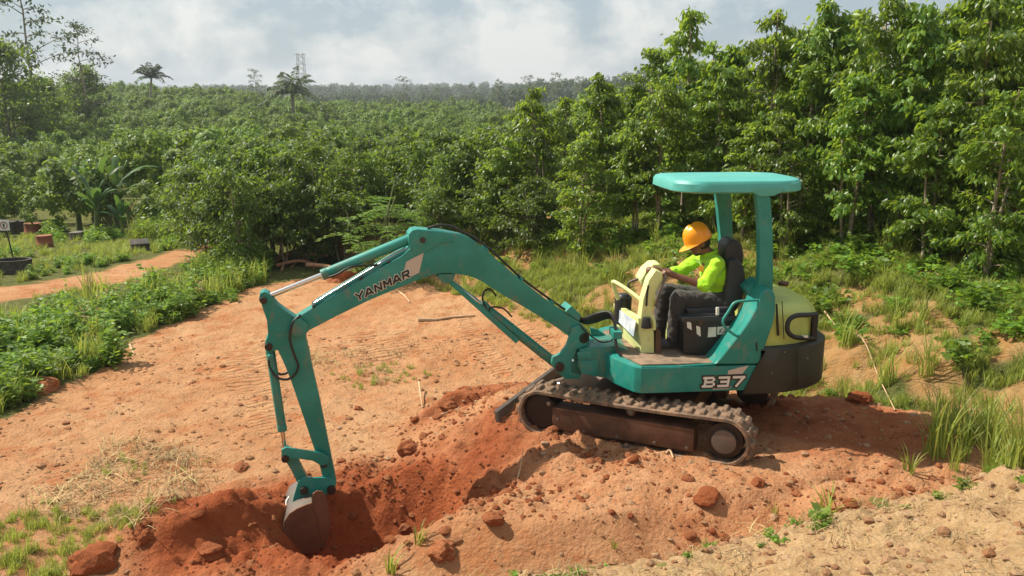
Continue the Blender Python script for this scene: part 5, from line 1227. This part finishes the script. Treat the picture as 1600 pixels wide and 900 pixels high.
m1 = pick < dens * .42; scatter('bank_grass', 'tuft', P[m1], rng.uniform(.2, .72, m1.sum()), 'sparse green grass on the cut bank', 'grass')
m2 = (pick > .45) & (pick < .45 + dens * .03 * sstep(.2, 2.0, q)); scatter('bank_weeds', 'creeper', P[m2], rng.uniform(.7, 1.7, m2.sum()), 'low leafy creepers along the top of the bank', 'weeds')
m3 = (pick > .62) & (pick < .62 + dens * .016 * sstep(1.6, 3.5, q)); scatter('bank_bushes', 'weed', P[m3], rng.uniform(.5, 1.2, m3.sum()), 'leafy weeds below the tall trees on the bank', 'weeds')
m4 = (pick > .8) & (pick < .8 + .006 * (q > .1) * (dens > .1)); scatter('bank_long_grass', 'long_tuft', P[m4], rng.uniform(.4, .85, m4.sum()), 'long grass blades scattered on the bank', 'grass')
# tall grass at the foot of the bank, right
x, y, z, a_, b_ = field(9000, 3.0, 9, 5.2, 9.5); P = np.stack([x, y, z - .01], 1)
m5 = in_poly(a_, b_, [(1430, 730), (1470, 670), (1520, 640), (1600, 640), (1900, 640), (1900, 760), (1600, 740), (1480, 770)]) & (rng.random(len(x)) < .045)
scatter('tall_grass', 'long_tuft', P[m5], rng.uniform(.4, .95, m5.sum()), 'tall grass at the right edge below the bank', 'grass')
# lower left grass and straw on the clearing
x, y, z, a_, b_ = field(30000, -7, 1, 4.6, 12); P = np.stack([x, y, z - .005], 1); nn = fbm(x * 1.2, y * 1.2, 19, 3)
m6 = in_poly(a_ + 30 * nn, b_ + 20 * nn, [(-500, 905), (-300, 840), (0, 815), (120, 790), (230, 800), (235, 840), (120, 900), (60, 1000), (-500, 1100)]) & (rng.random(len(x)) < .24) & (nn > -.25)
scatter('corner_grass', 'tuft', P[m6], rng.uniform(.14, .45, m6.sum()), 'green grass in the lower left corner', 'grass')
m7 = (in_poly(a_ + 30 * nn, b_ + 20 * nn, [(60, 790), (180, 700), (300, 690), (330, 740), (240, 830), (120, 830)]) & (rng.random(len(x)) < .07)) | (in_poly(a_, b_, [(380, 440), (640, 440), (800, 520), (640, 610), (430, 560)]) & (nn > .12) & (rng.random(len(x)) < .05))
scatter('straw_litter', 'straw', P[m7], rng.uniform(.5, 1.3, m7.sum()), 'dry straw strewn on the clearing', 'straw')
m8 = (in_poly(a_ + 20 * nn, b_ + 15 * nn, [(500, 580), (640, 570), (700, 590), (560, 610)]) | (in_poly(a_, b_, [(40, 800), (180, 710), (320, 700), (330, 750), (200, 840)]) & (nn > .0))) & (rng.random(len(x)) < .10)
scatter('clearing_grass', 'tuft', P[m8], rng.uniform(.12, .35, m8.sum()), 'thin short grass on the clearing', 'grass')
x, y, z, a_, b_ = field(9000, -1.5, 6, 3.2, 6.4); P = np.stack([x, y, z - .005], 1)
m9 = (y < bank_edge(x) + .5) & (rng.random(len(x)) < .045)
scatter('bank_straw', 'straw', P[m9], rng.uniform(.3, .9, m9.sum()), 'dry straw on the sandy bank in front', 'straw')
m10 = (np.abs(y - bank_edge(x) - .1) < .35) & (rng.random(len(x)) < .05) & (x > -.6)
scatter('edge_sprigs', 'creeper', P[m10], rng.uniform(.15, .45, m10.sum()), 'small green sprigs along the sandy bank edge', 'weeds')

# ================================================================== clods, stones, sticks, things left of the road
def clod_mesh(seed, sub=2, rough=.28):
    r = np.random.default_rng(seed); bm = bmesh.new(); bmesh.ops.create_icosphere(bm, subdivisions=sub, radius=1)
    ph = r.uniform(0, 6.28, (5, 3)); fq = r.normal(0, 1.9, (5, 3))
    for v in bm.verts:
        c = np.array(v.co); k = 1 + rough * sum(math.sin(float(np.dot(fq[i], c)) + ph[i, 0]) for i in range(5)) / 2.4 + r.normal(0, .05)
        v.co = Vector(c * k) * Vector((1, .85, .7)).x; v.co.z *= .72
    me = bpy.data.meshes.new('clod'); bm.to_mesh(me); bm.free(); return me
def earth(name, a, b2):
    m, n, l, b = nt(name); b.inputs['Roughness'].default_value = .95; b.inputs['Specular IOR Level'].default_value = .1
    oi = n.new('ShaderNodeObjectInfo'); c = mixc(n, l, oi.outputs['Random'], a, b2); nn_ = noise_node(n, l, 9, 5); c = mixc(n, l, ramp(n, l, nn_, .3, .7), c, tuple(v * .72 for v in a)); l.new(c, b.inputs['Base Color'])
    bump(n, l, b, noise_node(n, l, 14, 5), .6, .05); return m
REDC = earth('red_clod', (0.30, 0.088, 0.034), (0.46, 0.20, 0.095)); TANC = earth('tan_pebble', (0.38, 0.18, 0.085), (0.70, 0.50, 0.31))
sources('clod', [(clod_mesh(k), REDC) for k in range(5)]); sources('pebble', [(clod_mesh(20 + k, 1), TANC) for k in range(4)])
x, y, z, a_, b_ = field(60000, -4.5, 5, 4.8, 10.8); fr = fresh_mask(x, y); pk = rng.random(len(x))
m1 = (pk < fr * .30 * (.4 + .6 * (1 - sstep(.8, 1.6, ellip(x, y, -1.2, 7.3, 1.9, 1.25, R(22))))) * (.35 + 1.3 * sstep(-.1, .3, fbm(x * 1.1, y * 1.1, 9, 3)))); m1 &= ~((y < bank_edge(x) + .3) & (x > -1.2)); s = .006 + .013 * rng.pareto(3.0, m1.sum()); s = np.clip(s, .006, .055)
scatter('loose_clods', 'clod', np.stack([x, y, z], 1)[m1], s, 'crumbs and small clods of loose red earth', 'soil')
x, y, z, a_, b_ = field(60000, -8, 5.5, 3.2, 13); fr = fresh_mask(x, y); q = foot_dist(x, y); pk = rng.random(len(x)); sd = (y < bank_edge(x) + .3) & (x > -1.2)
cl = in_poly(a_, b_, CLEAR) & (q < 0) & (fr < .5)
dryp = (fr > .4) & (ellip(x, y, -1.45, 7.05, 1.6, .95, R(22)) > 1.1) & ~sd
m2 = (sd & (pk < .5)) | (cl & (pk < .035)) | (dryp & (pk < .30)); s = np.clip(.006 + .011 * rng.pareto(2.8, m2.sum()), .006, .040)
scatter('pebbles', 'pebble', np.stack([x, y, z], 1)[m2], s, 'tan pebbles and crumbs on bare ground', 'gravel')
m3 = cl & ~sd & (pk > .5) & (pk < .5 + .16 * (.25 + sstep(-.1, .35, fbm(x * .9, y * .9, 37, 3)))); s = np.clip(.008 + .011 * rng.pareto(2.6, m3.sum()), .008, .045)
sources('crumb', [(clod_mesh(30 + k, 1), earth('dry_crumb', (0.40, 0.185, 0.085), (0.54, 0.31, 0.165)) if k == 0 else MATS['dry_crumb']) for k in range(4)])
scatter('clearing_crumbs', 'crumb', np.stack([x, y, z], 1)[m3], s, 'reddish crumbs strewn over the clearing', 'soil')
BIGC = [clod_mesh(50 + k, 3, .34) for k in range(6)]
for k, (px_, py_, r_, lab) in enumerate([(148, 878, .17, 'largest red clod, lower left by the grass'), (1103, 784, .085, 'red stone on bare soil below the crawler'), (378, 733, .07, 'small red clod lying left of the bucket on the clearing'), (690, 862, .13, 'rough clod at the pit edge near the bottom centre'), (60, 612, .20, 'crumbly red heap at the edge of the left weeds'), (1160, 655, .0, None), (640, 705, .10, 'red clod on the slope right of the dipper arm'), (770, 812, .075, 'clod on the bare slope below the dozer blade'), (328, 862, .09, 'clod on the spoil heap left of the bucket'), (560, 640, .06, 'small clod beyond the arm at the edge of fresh earth'), (1292, 622, .10, 'pale red lump at the bank foot behind the counterweight'), (1340, 632, .12, 'reddish lump at bank foot right of the counterweight'), (225, 838, .08, 'clod at the left end of the spoil heap'), (700, 640, .08, 'red clod on the ridge left of the dozer blade')]):
    if lab is None: continue
    p = ground_at(px_, py_); o = link('earth_clod', BIGC[k % 6], REDC); o.location = p + UP * r_ * .15; o.scale = (r_, r_, r_); o.rotation_euler = (0, 0, k * 1.7); tag(o, lab, 'clod', 'large clods of red earth')
    for pl in o.data.polygons: pl.use_smooth = False
# sticks
WOODP = surf('pale_dead_wood', (0.50, 0.33, 0.19), .85, wear=(0.36, 0.19, 0.10), var=.2, bmp=.3)
WOODR = surf('reddish_root_wood', (0.34, 0.15, 0.08), .9, wear=(0.46, 0.27, 0.15), wear_lo=.4, wear_hi=.65, var=.25, bmp=.4)
def stick(name, px, r, lab, cat, mat=WOODP, lift=None, group=None, taper=.5):
    P = []
    for i, (a, b2) in enumerate(px):
        g = ground_at(a, b2)
        if lift: g.z += lift[i]
        P.append(g + UP * r * .6)
    o = finish(tube_bm(P, [r, r * taper], 6, smooth=4), name, mat, None, smooth=60)
    for v in o.data.vertices: v.co -= P[0]
    o.location = P[0]; tag(o, lab, cat, group); return o
stick('fallen_branch', [(652, 504), (680, 500), (700, 498), (742, 494)], .035, 'pale split branch lying on the clearing under the boom', 'branch')
stick('fallen_branch', [(622, 455), (632, 462), (640, 474)], .022, 'short curved pale stick just below the boom lettering', 'branch')
stick('fallen_branch', [(203, 540), (207, 548), (210, 555)], .022, 'short pale stick at the edge of the left weeds', 'branch')
stick('fallen_branch', [(655, 612), (657, 625), (660, 640)], .014, 'thin upright root stub on the ridge right of the arm', 'branch', lift=[.12, .06, 0])
stick('fallen_branch', [(672, 662), (700, 652), (720, 640)], .012, 'thin pale root lying on the ridge left of the blade', 'branch')
stick('dry_stalk', [(1288, 492), (1310, 520), (1345, 552), (1372, 590), (1398, 645)], .010, 'long dry stalk bending down the bank behind the engine cover', 'stalk', lift=[.12, .10, .08, .05, .01])
stick('fallen_branch', [(1313, 330), (1340, 342), (1372, 352)], .015, 'thin bare branch at the foot of the tall trees', 'branch', WOODR, lift=[.25, .1, 0])
stick('fallen_branch', [(1040, 716), (1046, 712), (1052, 722)], .014, 'pale wood chip against the crawler frame bottom', 'branch')
stick('dry_stalk', [(808, 750), (812, 735), (818, 715)], .008, 'thin dry stalk on the slope below the crawler front', 'stalk', lift=[0, .05, .12])
# heap of pulled roots
roots = [([(430, 412), (455, 405), (480, 412), (512, 408)], .05, [.05, .12, .18, .1]), ([(436, 410), (442, 398), (450, 388)], .03, [.05, .35, .55]), ([(446, 416), (462, 400), (482, 388)], .025, [.05, .25, .45]), ([(432, 420), (470, 418), (508, 424)], .045, [.05, .1, .05]), ([(455, 420), (475, 404), (470, 392)], .022, [.0, .2, .35]), ([(490, 420), (500, 405), (508, 396)], .03, [0, .2, .4]), ([(440, 424), (452, 408), (476, 402)], .03, [0, .15, .2]), ([(480, 424), (520, 430), (540, 440)], .05, [.1, .12, .05])]
names_ = ['longest root lying along the top of the pulled root heap', 'upright root at the left end of the root heap', 'slanting thin root rising from the left of the root heap', 'thick root along the bottom of the root heap', 'thin forked root in the middle of the heap', 'short root sticking up at right of the root heap', 'crossing root low at left of the root heap', 'stout root trailing right behind the arm cylinder']
for (pp, r_, lf), lab in zip(roots, names_): stick('pulled_root', pp, r_, lab, 'root', WOODR, lift=lf, group='heap of pulled roots')
o = link('earth_clod', BIGC[2], REDC); p = ground_at(532, 438); o.location = p + UP * .1; o.scale = (.3, .3, .3); tag(o, 'red earth lump with roots behind the arm cylinder', 'clod', 'large clods of red earth')

# ---- left of the road: drums, blocks, ring, sign
def drum(name, px_, py_, r_, h_, mat, lab, cat, hollow=True, top=None):
    p = ground_at(px_, py_); p.z -= .04; bm = bmesh.new(); n_ = 24
    prof_ = [(r_ * .98, 0), (r_, .02), (r_ * .985, h_ * .33), (r_ * 1.02, h_ * .36), (r_ * .985, h_ * .39), (r_ * .985, h_ * .95), (r_ * 1.015, h_)]
    prof_ += [(r_ * .86, h_), (r_ * .86, h_ * .35), (0.001, h_ * .35)] if hollow else [(r_ * .9, h_ * 1.01), (.001, h_ * .99)]
    rows_ = [[bm.verts.new((q_ * math.cos(6.2832 * k / n_), q_ * math.sin(6.2832 * k / n_), z_)) for k in range(n_)] for q_, z_ in prof_]
    for a1, b1 in zip(rows_, rows_[1:]):
        for k in range(n_): bm.faces.new((a1[k], a1[(k + 1) % n_], b1[(k + 1) % n_], b1[k]))
    o = finish(bm, name, mat, None, smooth=40); o.location = p; o.rotation_euler = (random.uniform(-.05, .05), random.uniform(-.05, .05), 0); tag(o, lab, cat); return o
BRICKM = surf('weathered_red_brown', (0.26, 0.085, 0.045), .85, wear=(0.10, 0.05, 0.03), var=.2, bmp=.3)
CONC = surf('weathered_concrete', (0.20, 0.19, 0.16), .9, wear=(0.07, 0.065, 0.05), wear_lo=.4, wear_hi=.65, var=.2, bmp=.4)
DCON = surf('mossy_dark_concrete', (0.055, 0.050, 0.042), .9, wear=(0.13, 0.11, 0.08), wear_lo=.5, wear_hi=.75, var=.3, bmp=.4)
drum('red_drum', 71, 386, .20, .34, BRICKM, 'reddish brown drum standing in grass right of the sign', 'drum', False)
drum('red_drum', 52, 368, .24, .42, BRICKM, 'larger reddish drum among dark blocks behind the sign', 'drum', False)
drum('grey_drum', 121, 374, .20, .26, CONC, 'small grey drum in the grass right of the red drums', 'drum', False)
drum('concrete_ring', 22, 424, .36, .30, DCON, 'dark concrete ring half sunk in weeds at the left edge by the road', 'ring')
def block(name, px_, py_, dims, mat, lab, rz=.2, tilt=0.0):
    p = ground_at(px_, py_); o = finish(box_bm((0, 0, dims[2] / 2), ((1, 0, 0), (0, 1, 0), (0, 0, 1)), dims), name, mat, None, .02); o.location = p - UP * .04; o.rotation_euler = (tilt, 0, rz); tag(o, lab, 'block'); return o
block('concrete_block', 8, 366, (.75, .4, .45), DCON, 'dark block at the left edge behind the sign', .1)
block('concrete_block', 32, 362, (.35, .35, .40), DCON, 'dark block between the left edge block and large red drum', .4)
block('timber_block', 219, 392, (.42, .34, .30), DCON, 'tilted dark block beside the road bend', .5, .25)
stick('fallen_branch', [(78, 366), (95, 362), (112, 372)], .05, 'dark log between the red drums and the grey drum', 'branch', DCON, lift=[.1, .18, .1])
p = ground_at(22, 408); sg = empty('warning_sign', p); tag(sg, 'small white square warning sign on a thin dark post by the road', 'sign')
d_ = (p - CAM).length; hgt = 50 * d_ / F_PX
rod('post', p, p + UP * hgt + Vector((-.10, 0, 0)), .016, BLACK, sg, n=8)
sc_ = p + UP * (hgt) + Vector((-.11, -.025, 0))
finish(box_bm(sc_, ((1, 0, 0), (0, 1, 0), (0, 0, 1)), (.24, .012, .24)), 'sign_plate', surf('sign_white', (.75, .72, .70), .5), sg, .004)
bm = bmesh.new()
ring_o = [(math.cos(6.2832 * k / 24), math.sin(6.2832 * k / 24)) for k in range(24)]
va = [bm.verts.new(sc_ + Vector((c * .085, -.009, s2 * .085))) for c, s2 in ring_o]; vb = [bm.verts.new(sc_ + Vector((c * .065, -.009, s2 * .065))) for c, s2 in ring_o]
for k in range(24): bm.faces.new((va[k], va[(k + 1) % 24], vb[(k + 1) % 24], vb[k]))
finish(bm, 'ring_symbol', surf('sign_red', (.35, .05, .05), .5), sg)
finish(prism_bm([sc_ + Vector((a, -.009, b2)) for a, b2 in ((-.012, -.05), (.012, -.05), (.02, .0), (.012, .045), (-.015, .045), (-.022, .0))], (0, -.003, 0)), 'figure_symbol', BLACK, sg)

# ---- single grass clumps on the near bank
CL = [(tuft_mesh(500 + k, 16, .22, .04, .006, .7), GRASSL) for k in range(3)]
for k, (px_, py_, s_, lab) in enumerate([(612, 893, 1.1, 'bright grass clump at the bottom edge near the pit'), (655, 848, .9, 'grass clump on the pit rim at the bottom centre'), (1292, 800, 1.3, 'long-bladed grass clump on the near bank beside broad leaves'), (1420, 735, 1.2, 'grass clump where the near bank meets the tall grass'), (960, 862, .5, 'small grass clump on sandy bank edge below the crawler'), (1210, 800, .5, 'low sprig on the bank edge left of the long-bladed clump')]):
    p = ground_at(px_, py_); o = link('grass_clump', CL[k % 3][0], GRASSL); o.location = p - UP * .01; o.scale = (s_,) * 3; o.rotation_euler = (0, 0, k); tag(o, lab, 'grass clump')
    o['kind'] = 'stuff' if False else 'thing'; del o['kind']
p = ground_at(1282, 812); o = link('broad_leaf_sprout', weed_mesh(530, .07, .07, 4, 3, .09, .8), WEEDL); o.location = p; tag(o, 'small broad-leaved sprout at the foot of the long-bladed grass', 'plant')

# ================================================================== hazy air
HZ = Vector((900, 900, 60))
me = bpy.data.meshes.new('haze'); bm = bmesh.new(); bmesh.ops.create_cube(bm, size=1); bm.to_mesh(me); bm.free()
m, n, l, b = nt('hazy_air'); n.remove(b)
pv = n.new('ShaderNodeVolumePrincipled'); pv.inputs['Color'].default_value = (0.86, 0.92, 1.0, 1); pv.inputs['Density'].default_value = 0.0005; pv.inputs['Anisotropy'].default_value = 0.25
l.new(pv.outputs[0], n.get('Material Output').inputs['Volume'])
hz = link('haze', me, m); hz.location = (0, 590, 14); hz.scale = (2700, 1500, 48); tag(hz, 'thin pale haze over the valley', kind='stuff')
